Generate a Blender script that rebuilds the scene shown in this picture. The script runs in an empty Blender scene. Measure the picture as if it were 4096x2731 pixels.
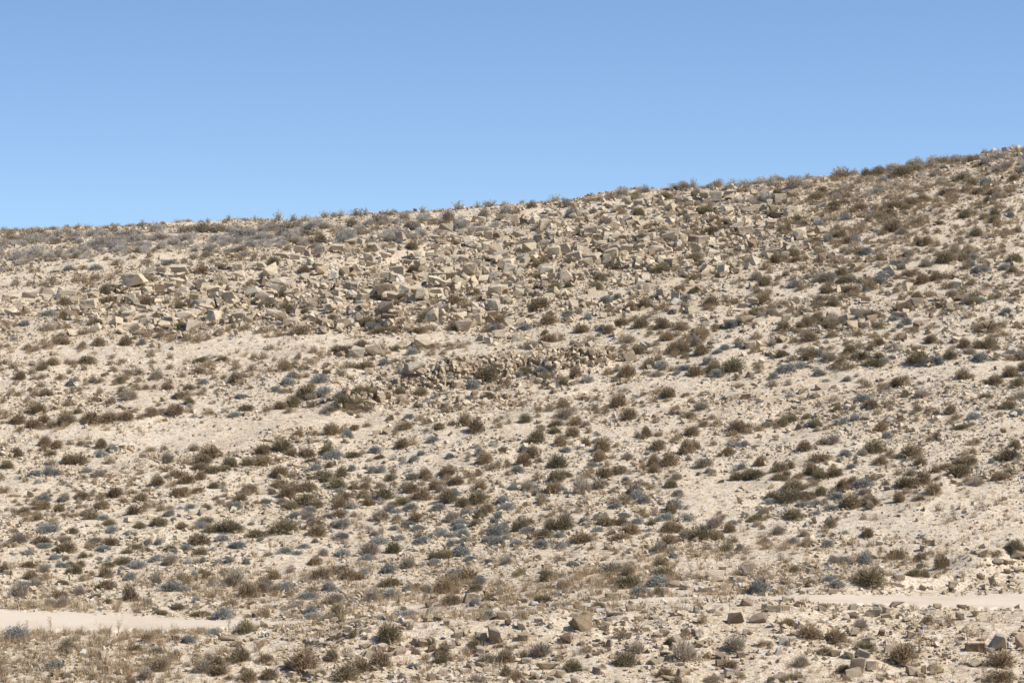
# Survey of the plants and rocks: "x y w h kind [tag]" in views of the slope; each view has an origin (photo pixels) and 2.296 units per pixel.
# plants: b brown, o olive, g grey cushion, p pale brush, s sage, t thistle; rocks: c cream, n tan, k pink, r red-brown, y grey, w white
SURVEY = {
(0, 800): """
85 310 180 50 b,310 345 270 85 b THICKET,480 275 120 35 b,600 300 110 45 b,700 270 70 45 b,780 275 70 35 b,985 250 80 35 b,880 320 120 40 b,970 330 110 45 b,1190 235 100 30 b,1390 215 90 30 b,
1490 225 80 40 b,2060 215 60 40 b,2260 200 80 35 b,345 495 150 60 b,190 545 80 45 b,470 490 70 40 b,240 590 80 55 b,370 570 95 50 b,730 460 80 40 b,700 535 90 60 b,860 525 90 30 b,975 555 70 45 b,
1220 545 90 45 b,1370 530 80 55 b,1270 485 70 60 b,1070 605 130 65 b,1350 595 110 55 b,1690 580 80 50 o,1785 550 80 50 o,1550 600 120 50 g,760 640 100 50 b,880 640 120 40 g,290 670 90 60 b,620 660 150 60 g,
30 670 70 50 g,140 790 90 80 b,265 795 75 60 b,485 770 90 75 b,390 790 90 40 o,690 765 110 80 b,870 735 130 50 b,1010 745 110 65 b,1080 685 80 50 b,1010 805 140 35 o,1250 800 90 50 o,1840 670 180 70 b,
1570 735 80 45 o,1660 780 120 60 p,980 950 180 70 b,1340 965 150 90 b,1090 980 100 50 b,1520 960 80 50 b,1620 950 90 70 b,440 980 90 45 b,590 970 170 90 b,700 1040 70 60 b,600 1060 80 60 b,440 1070 150 60 g,
200 1060 120 50 b,50 1170 100 60 b,430 1210 150 80 p,220 1160 130 50 g,870 1150 140 90 b,780 1240 100 60 b,610 1180 90 60 b,1090 1080 110 60 b,1300 1095 100 40 b,1320 1040 100 40 b,1230 1215 110 70 p,
1350 1155 80 60 g,1650 1190 120 70 o,1470 1270 100 90 b,1560 1310 70 60 b,1150 1335 140 80 b,900 1340 150 80 b,560 1330 160 70 b,440 1360 150 60 b,250 1385 130 70 b,330 1390 100 70 b,750 1370 110 80 b,
1300 1330 100 60 g,1720 1300 120 80 b,1800 1320 130 70 b,1900 1290 110 60 b,2000 1250 110 70 p,2080 1080 80 70 g,2260 1190 100 60 b,2200 560 100 60 b,2330 560 90 90 b,
500 400 160 60 p,650 390 150 60 p,900 430 180 80 p,1200 370 200 90 p,1700 310 180 80 p,1850 300 200 90 p,2000 300 170 90 p,2250 320 200 80 p,50 430 120 60 p,1050 350 160 60 p,1450 370 200 50 p,720 250 40 50 s,1030 235 60 55 s,
1310 215 60 65 s,1630 180 70 50 s,1905 205 60 50 s,2100 190 60 55 s,2340 190 40 50 s,
1230 805 270 130 c SLAB,1390 690 170 60 y,1480 692 90 60 r,1640 700 210 90 c LEDGE,1660 715 100 30 c,390 750 100 50 c,335 795 60 50 c,435 820 90 35 c,445 890 140 70 c SPLIT,550 890 70 75 c,270 930 170 70 c,
420 950 110 60 c,620 900 220 60 c,660 960 140 60 c,815 880 125 45 r REDLEDGE,990 865 130 45 n,1140 865 90 45 r,1190 955 130 75 c,1360 865 90 55 c,1460 880 110 100 r,1570 870 90 60 c,1680 875 110 65 y,
1820 845 80 75 r,1720 955 60 50 c,1870 1000 70 80 n,2010 1000 110 90 c GAP,2090 940 90 60 c,1735 1095 90 55 c,1660 1080 80 60 c,1650 1280 80 50 c,1095 1230 80 50 k,1150 1050 80 70 c,1310 1020 120 40 c,
860 1000 100 50 c,945 1060 80 55 c,990 1010 110 40 n,200 980 90 40 c,2200 740 110 70 c,2190 660 130 60 c,2310 640 90 60 c,1950 690 60 60 y,2280 1150 100 80 c,2190 1150 70 50 c,1960 870 120 50 c,
2020 640 120 50 n,2100 640 100 50 n,2260 950 90 60 c,1780 930 90 60 n,1480 1170 80 50 n,1410 1170 70 50 n,940 1150 70 40 n,1250 1270 90 40 r,550 1180 80 40 k""",
(1024, 700): """
200 395 110 80 s,340 385 80 65 s,450 390 110 55 s,630 375 90 65 s,720 365 60 50 s,780 365 80 60 s,920 350 130 70 s SPRIG,1010 350 60 70 s,1195 330 120 55 s,1385 330 100 40 s,1530 310 80 60 s,
1710 295 60 35 s,1855 285 110 80 s TALLSAGE,2035 270 60 60 s,2140 265 120 65 s,2290 250 70 55 s,1770 430 150 110 p,1130 460 220 90 p,880 480 130 90 p,1360 430 120 80 p,2090 400 110 80 p,40 400 80 30 s,
300 500 300 70 p,130 520 150 60 p,600 500 250 60 p,1540 400 140 50 p,1640 440 150 40 p,430 570 190 60 b,90 590 170 55 b,270 630 100 60 b,380 650 130 80 b,600 630 110 100 b,590 700 120 50 b,530 680 80 50 b,
700 530 100 50 b,780 545 120 60 b,870 580 90 50 b,1000 555 100 60 b,960 520 100 50 b,1100 510 110 45 b,1420 500 140 70 b,1500 470 130 50 b,1620 460 110 40 b,1730 455 130 35 b,1240 370 100 45 b,420 680 100 40 b,
1060 690 100 60 o,1430 690 130 70 o,1235 675 110 60 b,2020 690 80 60 b,2250 740 110 80 o,1980 530 80 45 b,450 910 140 70 b,1450 895 160 70 o,250 1130 110 90 o,290 1300 190 120 o DARKOLIVE,970 1110 120 80 b,
1110 1130 100 80 b,1150 1160 140 80 b,1590 1070 100 60 b,1720 1080 110 60 b,1790 1030 100 60 b,2000 1110 150 70 b,2050 1150 120 50 b,2170 1110 90 50 b,2270 1120 90 50 b,2130 980 80 55 b,1820 1190 170 90 b,
1300 1210 170 60 b,1320 1270 120 60 b,1440 1290 90 60 b,1560 1340 140 100 b,1710 1320 110 70 b,1620 1200 140 50 b,1010 1400 170 110 b BROADBROWN,1060 1430 120 70 g,1150 1460 140 80 b,1260 1460 140 80 b,
1340 1380 130 70 b,1480 1460 200 60 b,1600 1430 120 60 b,1820 1420 150 80 b,1890 1420 150 70 g,2110 1440 120 70 b,2180 1440 90 60 g,2230 1370 150 90 b,410 1470 200 80 b,210 1490 140 60 b,600 1390 150 80 b,
760 1380 120 80 b,700 1330 90 50 o,480 1330 110 50 o,130 1220 120 80 o,860 1270 70 60 g,920 1300 90 60 g,1210 1250 100 50 b,70 1450 140 60 b,1900 1230 160 60 b,50 460 110 50 b,170 440 90 40 b,260 460 70 40 b,
1460 327 45 32 r SKYSTONE,400 740 130 80 c TOPBLOCK,470 770 80 70 k,560 785 100 65 r,360 800 100 70 c,245 790 150 60 n,180 820 100 60 n,50 880 110 60 c,150 950 170 110 c,260 965 90 50 r,220 1010 110 45 c,
140 1085 160 70 y,440 990 110 70 c,340 960 90 40 c,600 930 130 80 n,650 980 80 60 n,715 975 80 80 w,800 960 110 110 n,870 935 90 75 r,920 915 90 80 c,1060 885 140 85 y PITTED,970 850 60 50 y,1030 810 130 65 k,
750 720 130 70 c,870 650 140 70 c,960 660 70 60 c,840 730 90 60 n,690 720 80 60 n,1085 615 90 50 y,1230 610 80 55 n,1270 590 90 60 r,1330 620 110 90 k PINKUP,1360 555 80 50 c,1100 710 80 60 n,
1520 515 70 40 c,1740 530 140 70 y,1640 620 120 45 n,1700 645 130 35 n,1830 615 120 45 n,1840 655 80 50 r,1950 660 120 95 y ROUGHGREY,1650 700 110 50 k,1740 740 150 60 k,1620 775 150 50 c,1480 780 90 65 c,
1590 815 70 40 y,1690 840 140 80 c,1800 830 110 70 c,1920 805 100 55 c,2210 600 80 70 r,2130 610 90 90 y,2240 655 120 55 y,2070 465 80 70 y,2000 450 80 50 c,2250 430 90 55 r,2330 440 80 60 c,1920 480 80 60 c,
1840 480 100 50 r,2040 860 120 65 y,1970 920 170 80 c LOWCREAM,2130 860 80 45 c,1530 905 100 60 c,1640 920 60 45 r,1700 1020 90 90 c,1790 990 110 75 c,1890 1000 80 60 r,1520 970 150 50 c,1200 960 140 60 c,
1090 975 90 60 c,1290 1010 110 45 w,1310 1060 100 60 c,1410 1030 70 60 r,1060 1080 80 55 n,1200 1085 70 80 c,900 1070 90 65 c,1330 1110 80 60 c,1210 1165 140 80 c TILTSLAB,1600 1145 100 50 c,860 1160 100 70 c,
670 1160 120 60 y,440 1060 80 55 k,360 1110 80 40 r,320 1170 110 60 c,520 1240 90 60 n,660 1270 80 50 n,270 1370 110 55 w WHITEROCK,1180 800 110 70 c,1240 760 100 60 c,1260 850 80 50 c,1390 850 100 60 n,
1420 770 80 60 c,560 880 110 60 c,500 830 100 50 c,300 850 90 50 c,60 960 90 60 c,80 1010 90 50 c,620 1040 90 60 n,740 1060 90 50 r,560 1060 70 50 y,240 1190 80 50 c,1330 700 90 40 c,1240 715 80 50 n""",
(2048, 600): """
400 445 140 75 s LEFTSAGE,480 440 60 50 s,90 460 60 40 s,1500 340 130 85 s,1590 345 120 80 p,1660 320 80 90 s,1880 320 130 90 p,2040 310 120 90 s,2170 310 110 60 s,2290 290 120 80 s,2150 370 100 70 p,
1420 340 80 30 b,40 600 100 70 b,330 500 110 40 b,510 480 90 40 b,730 415 70 35 b,910 450 120 70 b,1170 410 80 55 b,1110 460 180 50 b,700 490 90 50 b,320 700 100 80 b,860 690 150 90 p,1420 450 140 50 o,
1330 440 80 40 b,2070 490 110 40 b,1790 590 150 70 o,1955 690 110 70 o,1650 730 130 60 b,2080 710 90 50 b,1285 770 90 60 o,1410 750 120 50 b,1840 780 200 80 o,2020 800 110 60 b,2150 760 80 50 o,2230 730 80 40 g,
1560 630 100 60 o,1170 600 130 70 o,1190 840 150 80 b,1080 880 170 60 b,80 890 110 60 b,150 980 100 60 b,650 860 120 50 b,520 1060 120 60 o,240 1080 110 70 o,960 1100 110 90 o,1400 1120 120 80 o,1510 1120 110 60 b,
1670 1030 200 80 b WIDEBROWN,1820 855 120 60 b,2220 890 110 70 b,1970 910 80 60 b,2050 980 140 50 b,2170 1040 130 60 b,2320 960 80 50 g,1900 1170 90 50 o,1750 920 70 60 b,1280 1200 80 50 o,1610 1240 110 60 b,
1540 1300 150 70 b,1660 1200 100 50 o,1110 1300 100 50 b,1120 1380 110 60 b,860 1420 150 80 g,390 1300 140 80 o,240 1200 140 80 o,60 1190 80 50 b,420 1360 90 50 b,260 1470 220 110 b,1840 1440 170 100 b ROUNDDARK,
1220 1450 130 80 b,1080 1480 130 80 b,1400 1460 110 80 b,1300 1540 130 60 b,900 1500 120 60 b,2060 1420 110 60 b,2140 1540 100 60 b,1600 1380 110 50 g,560 1440 120 50 b,1580 1440 100 50 b,520 1520 120 50 g,
620 1490 80 50 b,2270 1380 90 60 b,
2000 440 140 60 y SQUARED,2020 370 100 40 c,1875 485 120 100 y FIVESIDE,1760 470 100 80 c,1670 450 70 50 r,1845 390 50 60 c,2140 445 70 40 r,2230 430 90 60 c,1310 530 80 80 n,1380 490 70 60 c,1160 550 100 90 y,
1230 520 60 50 y,1060 540 80 100 y,1390 540 80 60 c,1530 500 80 60 c,1600 510 90 70 c,970 580 100 70 c,840 510 60 40 c,1940 575 120 60 y,1640 530 80 50 c,1990 615 120 40 c,2260 570 150 60 c,340 590 80 50 y,
450 540 50 35 r,570 640 80 50 c,620 560 50 45 c,620 690 110 60 c,440 700 60 60 y,700 680 60 50 y,30 690 80 90 n,80 820 110 70 y,360 820 90 60 c,250 860 130 70 n,440 800 130 40 c,1440 855 170 90 y BANDED,
1570 880 90 100 c,1340 885 130 75 k,1660 870 90 80 r,1460 920 90 60 k,1380 790 80 40 c,1310 985 190 100 c,1430 1000 100 60 c,1230 865 100 50 y,1050 970 140 90 y,960 920 80 40 c,1040 1000 70 60 n,1180 950 120 70 y,
1270 1120 110 60 c,1290 1055 100 45 c,1140 1110 80 60 c,1080 1150 110 45 y,1420 1060 150 60 c,690 1120 140 130 c TALLEST,590 1140 60 80 r,370 1210 130 60 c,300 1120 190 50 c,380 1000 90 70 c,550 960 130 70 y,
660 940 90 45 c,650 985 90 40 c,850 940 120 60 y,920 880 80 50 c,830 890 120 40 r,740 900 80 60 y,300 1290 80 80 c,520 1240 100 60 n,340 1390 130 60 c,60 1340 80 80 c,150 1330 80 60 r,240 1350 80 60 n,
1240 1330 80 90 y UPGREY,1380 1370 90 80 y,1850 1310 80 60 c,1870 1240 70 45 c,2120 1480 130 60 y,2220 1440 120 70 y TWINSLAB,1960 1300 80 50 y,1790 1340 70 40 n,1710 1310 60 50 r,1600 1090 80 50 c,1890 1100 110 60 n,
1930 820 60 50 n,1700 760 100 35 r,860 745 150 40 c,1010 780 70 50 n,780 850 70 60 r,840 830 60 70 n,500 870 90 40 c,700 1060 100 50 c,780 1080 90 60 k,900 1090 120 60 n,100 1110 110 50 c,220 1030 80 60 c,300 950 100 50 n""",
(3072, 500): """
40 570 110 110 s,240 590 160 110 p,700 470 230 90 p FEATHER,1180 410 130 60 s,1330 390 90 40 p,1010 470 150 70 o,1240 470 200 90 o,1510 390 140 50 b,1690 360 110 50 b,1880 340 90 80 o TOPBUSH,2200 400 150 70 p,2130 440 180 60 p,
770 605 110 60 b,620 640 120 60 b,450 690 170 80 b,430 740 140 60 b,740 680 120 80 b,710 740 150 70 b,600 800 180 70 b,560 820 150 50 b,850 790 170 70 b,1060 770 130 70 b,1170 770 180 90 b,1320 740 140 80 b,
1440 700 150 70 b,1410 780 100 60 b,1540 770 90 50 b,1560 720 100 60 b,1700 740 120 80 b,1660 640 190 70 b,1220 680 150 60 b,1250 610 130 50 b,1020 660 110 40 b,1470 590 110 50 b,1590 560 100 50 b,1800 510 170 60 o,
1880 560 110 70 o,2260 520 120 90 b,1930 640 150 70 b,2060 650 150 70 b,2000 870 120 60 o,2090 850 110 90 o,1930 740 100 40 b,2140 930 140 70 b,2180 1020 130 70 b,2050 1050 120 60 b,1850 930 80 60 b,1580 920 90 50 o,
1370 950 90 60 b,1120 920 150 60 b,1150 990 200 110 b,990 940 70 40 b,670 1030 140 80 b,800 1040 120 80 b,740 960 80 40 b,1560 1000 90 70 b,470 930 130 60 g,290 890 130 60 o,170 1020 110 70 b,300 990 110 80 b,
440 1080 100 50 o,455 1130 110 70 b,480 1190 140 60 b,630 1130 80 50 b,50 960 80 50 b,1380 1100 110 90 b,1460 1110 130 90 b,1560 1120 80 60 b,1510 1170 110 60 b,1770 1100 120 80 b,1720 1150 110 60 b,1640 1270 190 110 o BIGOLIVE,
1030 1310 110 60 b,870 1320 110 40 b,1020 1180 80 60 b,1130 1200 90 60 b,1230 1330 120 60 g,1300 1400 150 80 b,1110 1390 150 60 g,1880 1240 140 60 g,2160 1190 120 60 b,2050 1160 90 50 b,2280 1270 170 90 o,2180 1340 150 70 g,
1720 1390 100 50 b,1940 1360 160 60 g,550 1450 220 100 p,700 1280 90 50 b,250 1270 140 80 b,320 1340 100 70 b,70 1270 140 90 b,20 1370 80 70 b,240 1420 110 50 b,420 1370 70 40 b,560 1310 70 40 b,1200 1230 60 50 b,
760 1410 100 50 b,920 1430 80 50 b,260 1490 160 60 g,80 1480 90 60 b,1640 1510 130 70 b,1830 1500 80 30 o,2020 1500 120 50 b,2130 1520 120 50 b,1330 1520 90 50 b,760 1550 170 80 b,560 1550 160 80 b,
175 1160 70 80 n LEANTAN,250 1190 110 50 c,150 1255 100 80 c,515 1270 90 90 r UPRED,1090 1430 60 45 k,30 790 80 100 y,2160 520 50 40 r,2180 275 60 60 y TOPROCK,2300 250 70 60 c,2070 270 70 50 c,2240 240 60 40 c,
2120 300 60 40 n,2320 300 60 40 y,2000 320 60 40 n,1310 380 70 40 c,860 635 50 35 c,300 750 80 40 n,200 660 90 40 k,500 780 110 50 c""",
(0, 1383): """
40 185 110 80 b,130 215 140 60 b,290 180 80 50 b,470 185 150 70 b,620 170 80 50 b,680 200 70 40 b,790 170 170 90 b,770 235 90 70 b,1030 120 70 45 b,1110 170 90 60 b,1040 245 110 70 b,1170 265 120 55 b,1260 270 140 70 b,
1430 310 150 90 p ROUNDPALE,1090 345 130 60 o,1270 330 80 50 b,640 265 80 60 b,550 315 110 60 b,690 330 100 55 b,180 310 130 80 b,380 310 100 60 b,290 270 100 80 b,375 380 100 50 b,130 370 70 50 b,90 470 100 80 b,
430 470 140 80 b,650 440 90 70 b,910 450 80 80 b,950 280 80 40 b,1390 105 80 60 b,1400 170 90 55 b,1560 130 70 60 b,1560 220 90 60 b,1245 420 140 70 b,1340 405 90 60 b,1540 410 130 80 b,1550 350 90 50 b,1670 290 90 50 b,
1860 360 100 55 g,1730 410 120 50 o,1840 155 160 55 o,2050 145 100 60 o,2170 220 120 60 b,1810 260 180 60 b,1920 205 120 70 b,1930 270 110 50 b,2220 305 110 70 b,2220 360 80 40 b,1990 435 70 55 g,2200 480 110 40 g,
1960 310 80 40 b,2050 305 80 40 b,2300 410 80 55 b,2320 120 70 60 b,2310 240 120 80 b,1640 490 200 60 b,1730 470 120 50 b,860 520 120 70 b,1020 540 120 80 b,340 630 190 100 b,300 560 120 60 b,630 555 150 60 b,
710 630 90 60 o,590 640 130 60 b,30 530 80 70 b,250 520 80 40 b,40 670 110 80 b,150 725 190 100 b,310 760 200 90 b,400 710 150 80 b,480 750 130 70 b,590 730 160 100 b,830 715 190 130 b HEDGE,1000 700 200 70 b,
1160 690 190 80 b,1390 650 130 80 b,1470 640 90 60 b,1610 640 190 100 b,1780 665 90 35 g,1920 640 130 60 b,2060 610 90 40 g,2150 650 130 40 g,2260 600 170 60 o,400 930 150 100 b,500 950 150 80 b,750 925 110 60 b,
640 910 90 40 b,930 945 150 100 b,1030 965 130 60 g,920 1020 130 50 g,730 1090 220 100 b FLATTOP,1000 1085 140 70 b,155 1020 130 100 b,30 930 80 40 b,460 1010 120 45 o,460 1100 130 50 p,60 1130 130 80 o,310 1200 190 60 g,
440 1190 120 80 g,1380 980 130 60 b,1530 1080 150 100 p,1780 970 130 60 p,1940 1030 260 110 b,1870 1100 200 100 b,1840 1140 190 60 b,1540 1160 130 60 b,1290 1185 90 60 b,1220 1250 80 50 b,1450 1290 160 90 b,1620 1220 180 80 b,
1700 1270 180 110 b,1580 1300 120 60 b,1640 1390 200 100 b,1050 1390 170 100 b,1210 1370 150 60 b,1130 1450 130 70 b,1290 1440 150 100 b,960 1390 100 50 b,750 1410 140 80 b,920 1500 150 90 b,590 1385 100 40 b,
100 1400 110 40 b,250 1430 60 50 b,130 1450 80 50 b,400 1500 150 80 b,540 1520 130 80 b,220 1560 120 100 b,330 1560 120 60 b,730 1500 90 60 b,820 1560 200 60 b,1230 1550 160 90 b,1340 1490 110 70 b,1480 1520 120 70 b,
2110 1130 160 120 o,1960 1310 110 60 o,2200 1430 180 80 b,2270 1380 100 70 b,2050 1310 80 40 g,1750 1500 110 50 g,1890 1510 110 50 o,1950 1170 200 60 o,1550 1560 120 60 g,
1120 575 70 60 c,1200 580 90 45 c,1270 590 60 50 n,480 570 80 40 c,560 540 70 50 c,360 635 80 30 c,110 640 60 35 c,1320 1035 100 60 k FLATPINK,435 970 80 40 c,665 910 45 35 w SMALLWHITE,350 990 40 25 r,1440 520 70 40 n,
1500 510 60 50 n,990 775 40 30 r,1800 290 60 30 k,1660 200 100 22 n,1790 745 40 25 r,1970 745 40 25 r,1770 835 35 25 r,1090 775 35 25 r,2120 770 35 25 r""",
(1024, 1250): """
450 790 200 120 o MOUNDOLIVE,340 860 160 90 o,620 775 140 90 g,500 800 120 60 p,580 650 160 80 g,510 690 100 60 b,930 770 130 120 o,790 880 180 110 o,770 800 150 60 g,220 890 140 80 b,530 870 110 60 p,310 930 120 60 b,
1080 790 120 90 b,1310 760 130 60 o,1520 760 130 60 o,850 920 130 70 b,1040 910 140 60 b,680 920 160 50 p,1990 700 140 80 g,2120 650 230 120 o PALEGREEN,2150 790 110 80 o,2300 680 120 80 b,2220 720 70 50 b,
1770 760 100 40 g,1960 800 90 50 g,1630 800 70 50 g,1560 860 140 50 g,1740 930 130 70 b,1980 900 80 40 b,1400 980 100 50 g,1500 1000 100 60 b,1560 1030 100 60 b,1380 1080 140 80 b,1680 1080 130 90 o,1920 1040 140 100 b,
2020 1100 190 120 b,2320 1030 60 60 b,2230 1060 90 60 b,2250 980 70 40 b,1280 1130 80 60 b,1340 1250 160 100 b LONEROUND,1090 1300 120 80 g,1630 1190 130 60 g,1520 1320 90 60 g,1450 1370 100 50 g,1260 1360 80 50 g,1340 1360 80 40 g,
1130 1350 110 50 o,900 1340 150 70 o,720 1340 180 60 g,650 1310 150 100 o,470 1340 180 110 b,330 1330 130 80 b,240 1280 230 100 o OLIVETHICKET,50 1320 160 120 b,210 1180 130 50 b,60 1400 210 90 b,210 1380 130 60 b,
380 1150 130 80 b,530 1140 120 70 b,690 1130 180 110 b,800 1110 110 80 b,900 1090 130 80 b,2060 1310 90 70 g,2010 1250 80 40 g,2170 1230 100 40 g,2260 1280 110 50 o,2100 1390 150 90 b,2170 1450 110 70 b,1790 1340 100 60 g,
1940 1370 70 50 g,1070 1470 90 80 g,1150 1470 90 70 g,550 1450 110 60 g,670 1430 80 60 o,500 1380 130 50 o,210 1510 180 90 b,620 1520 150 80 o,1410 1470 70 40 g,1430 1540 120 80 g,1560 1520 130 90 b,1760 1500 190 80 b,
1950 1520 120 80 b,2050 1500 100 70 b,1230 1550 120 70 o,1010 1560 130 60 b,880 1450 80 60 g,2310 1420 90 90 b,525 375 100 70 b,780 385 230 90 b DOUBLE,130 345 90 50 b,270 540 150 110 b,430 535 110 60 b,500 480 90 60 b,
70 430 100 70 b,390 430 60 70 b,120 560 90 80 b,890 420 80 35 b,1150 365 120 80 b,1290 355 100 50 o,1150 410 100 50 b,1440 390 130 80 g,1610 400 110 60 b,1620 330 170 50 b,1890 330 130 50 b,1950 300 70 40 b,
780 590 120 80 b,1180 480 110 60 g,1280 470 120 50 b,1060 440 60 40 b,840 520 160 60 b,1010 520 170 80 b,400 610 100 50 b,290 670 150 70 g,340 600 100 60 g,170 730 120 50 g,60 630 80 40 g,260 740 110 50 b,660 490 70 40 b,
1420 470 110 60 c,1390 520 50 45 r,1500 553 140 46 y LINTEL,1420 615 90 50 n,1330 690 90 95 r,1490 640 40 55 y,1580 600 90 60 n,1850 690 110 70 c,2110 560 110 55 c,2210 520 80 65 n,2150 690 100 45 k,1140 630 60 50 r,
1040 560 100 60 k,650 570 90 60 r,1180 700 90 40 w,1200 790 100 70 k,990 750 80 60 c,1330 810 120 60 n,930 890 150 55 k,1050 860 110 55 c,660 960 60 50 y,890 935 110 40 c,1110 1130 90 60 c,1200 1120 110 70 n HOLLOWTAN,
570 1195 80 40 k,1780 1130 70 35 r,1610 1190 50 40 k,670 1210 70 60 c,1640 660 70 50 r,1720 690 70 50 r,1600 700 60 50 r,1270 700 50 40 y,1880 570 70 50 n,1700 560 60 50 n,1780 540 60 50 r,1960 540 80 50 n,2060 510 60 50 c""",
(2048, 1250): """
480 880 140 90 b,990 870 170 120 b,1085 985 170 110 b,1440 790 160 110 o ROUNDOLIVE,1310 830 100 60 b,760 905 110 70 b,860 930 90 70 b,1070 590 170 110 b,1600 780 100 50 b,1210 880 80 40 o,1420 820 90 30 o,2070 700 100 50 b,
130 1010 120 80 o,350 910 70 40 g,240 900 90 50 p,590 1040 150 90 b,560 1150 160 100 b,680 1060 100 70 p,410 1050 150 60 o,400 1110 110 50 o,440 1230 130 90 b,680 1230 110 90 b,790 1140 80 50 g,840 1280 180 130 b STRAGGLY,
880 1180 70 40 g,800 1370 140 120 b,740 1420 100 60 g,1240 1150 130 120 b,1200 1170 90 60 b,1350 1140 100 50 b,1340 1270 160 110 b,1490 1200 130 60 b,1650 1135 160 100 b,1770 1050 130 70 b,1840 980 90 50 b,1740 900 140 80 p,
1490 940 120 80 b,1640 970 120 50 o,1320 1020 80 60 b,1210 970 70 50 b,2080 1100 210 110 b WIDEBUSH,2030 1140 160 60 b,2270 1090 130 60 b,1600 1300 170 140 b,1440 1420 170 150 b,1620 1370 90 50 g,1770 1430 170 100 p,1980 1310 150 70 b,
1850 1220 80 50 b,2030 1210 110 60 b,2140 1230 110 60 g,2110 1440 90 60 g,2280 1410 150 100 b,180 1340 160 110 b,110 1280 100 60 g,110 1410 160 100 b,420 1430 190 120 o,470 1500 120 60 b,410 1560 190 110 o,240 1540 110 80 b,
640 1550 120 70 b,690 1520 100 70 b,850 1520 170 100 b,990 1480 170 80 b,920 1350 80 50 b,1060 1360 120 70 p,1300 1480 130 90 b,1520 1540 110 70 p,1820 1480 110 60 g,2230 1520 240 90 o,2070 1540 150 80 o,620 1330 50 40 g,
1220 1360 60 40 g,340 110 170 100 b,130 160 150 60 g,640 190 160 80 b,700 70 100 60 g,1000 130 170 80 b,1190 150 150 100 o,1380 150 140 100 b,890 190 130 80 b,1290 160 90 50 b,330 280 170 80 b,170 330 160 60 p,440 260 110 70 b,
720 280 150 60 b,1020 280 110 80 b,1100 280 90 60 b,1160 390 150 90 b,1490 380 150 110 b,1580 380 150 120 b,1250 390 100 50 b,1430 260 140 80 b,1750 390 150 110 b,1900 380 120 50 g,1960 340 110 50 g,880 355 120 35 b,
940 440 120 60 b,1000 370 60 40 b,2230 370 100 70 b,2250 250 150 60 b,2090 290 110 60 b,580 600 140 100 b,430 640 110 70 b,280 570 150 60 g,290 630 150 80 o,130 570 130 50 o,60 600 110 50 g,700 640 110 60 g,1270 500 130 70 o,
1370 510 120 60 g,1600 540 160 60 g,1470 540 90 50 b,1870 520 130 80 b,2040 540 220 110 o BROADOLIVE,2270 560 90 50 b,1340 590 140 50 p,280 700 60 50 b,
760 490 160 70 r ENDBLOCK,750 415 160 50 r,570 450 90 70 r,430 445 80 50 n,330 430 90 60 c,340 490 80 50 c,460 510 80 60 y,190 640 90 60 k,70 680 110 40 c,1290 430 80 30 k,1770 160 110 60 c,2020 130 190 60 r REDLONG,
1780 120 90 45 n,1880 120 40 40 c,2160 120 150 70 n,2020 800 170 90 c BIGPALE,1990 812 120 30 r,2150 800 130 60 r,1900 840 120 40 n,1580 940 130 60 n,1520 900 70 50 r,1610 860 80 35 n,980 1005 70 35 r,1170 1010 60 40 r,
1230 1000 50 30 r,680 900 90 35 y,700 1090 70 60 k,520 1220 90 60 y,470 1270 90 40 k,1840 470 60 35 n,20 460 60 50 c,60 460 60 50 c,120 500 70 50 y,200 490 70 60 n,270 450 70 50 c,510 500 60 50 c,640 440 60 40 n,150 440 60 40 r,2280 1200 110 30 w""",
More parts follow.
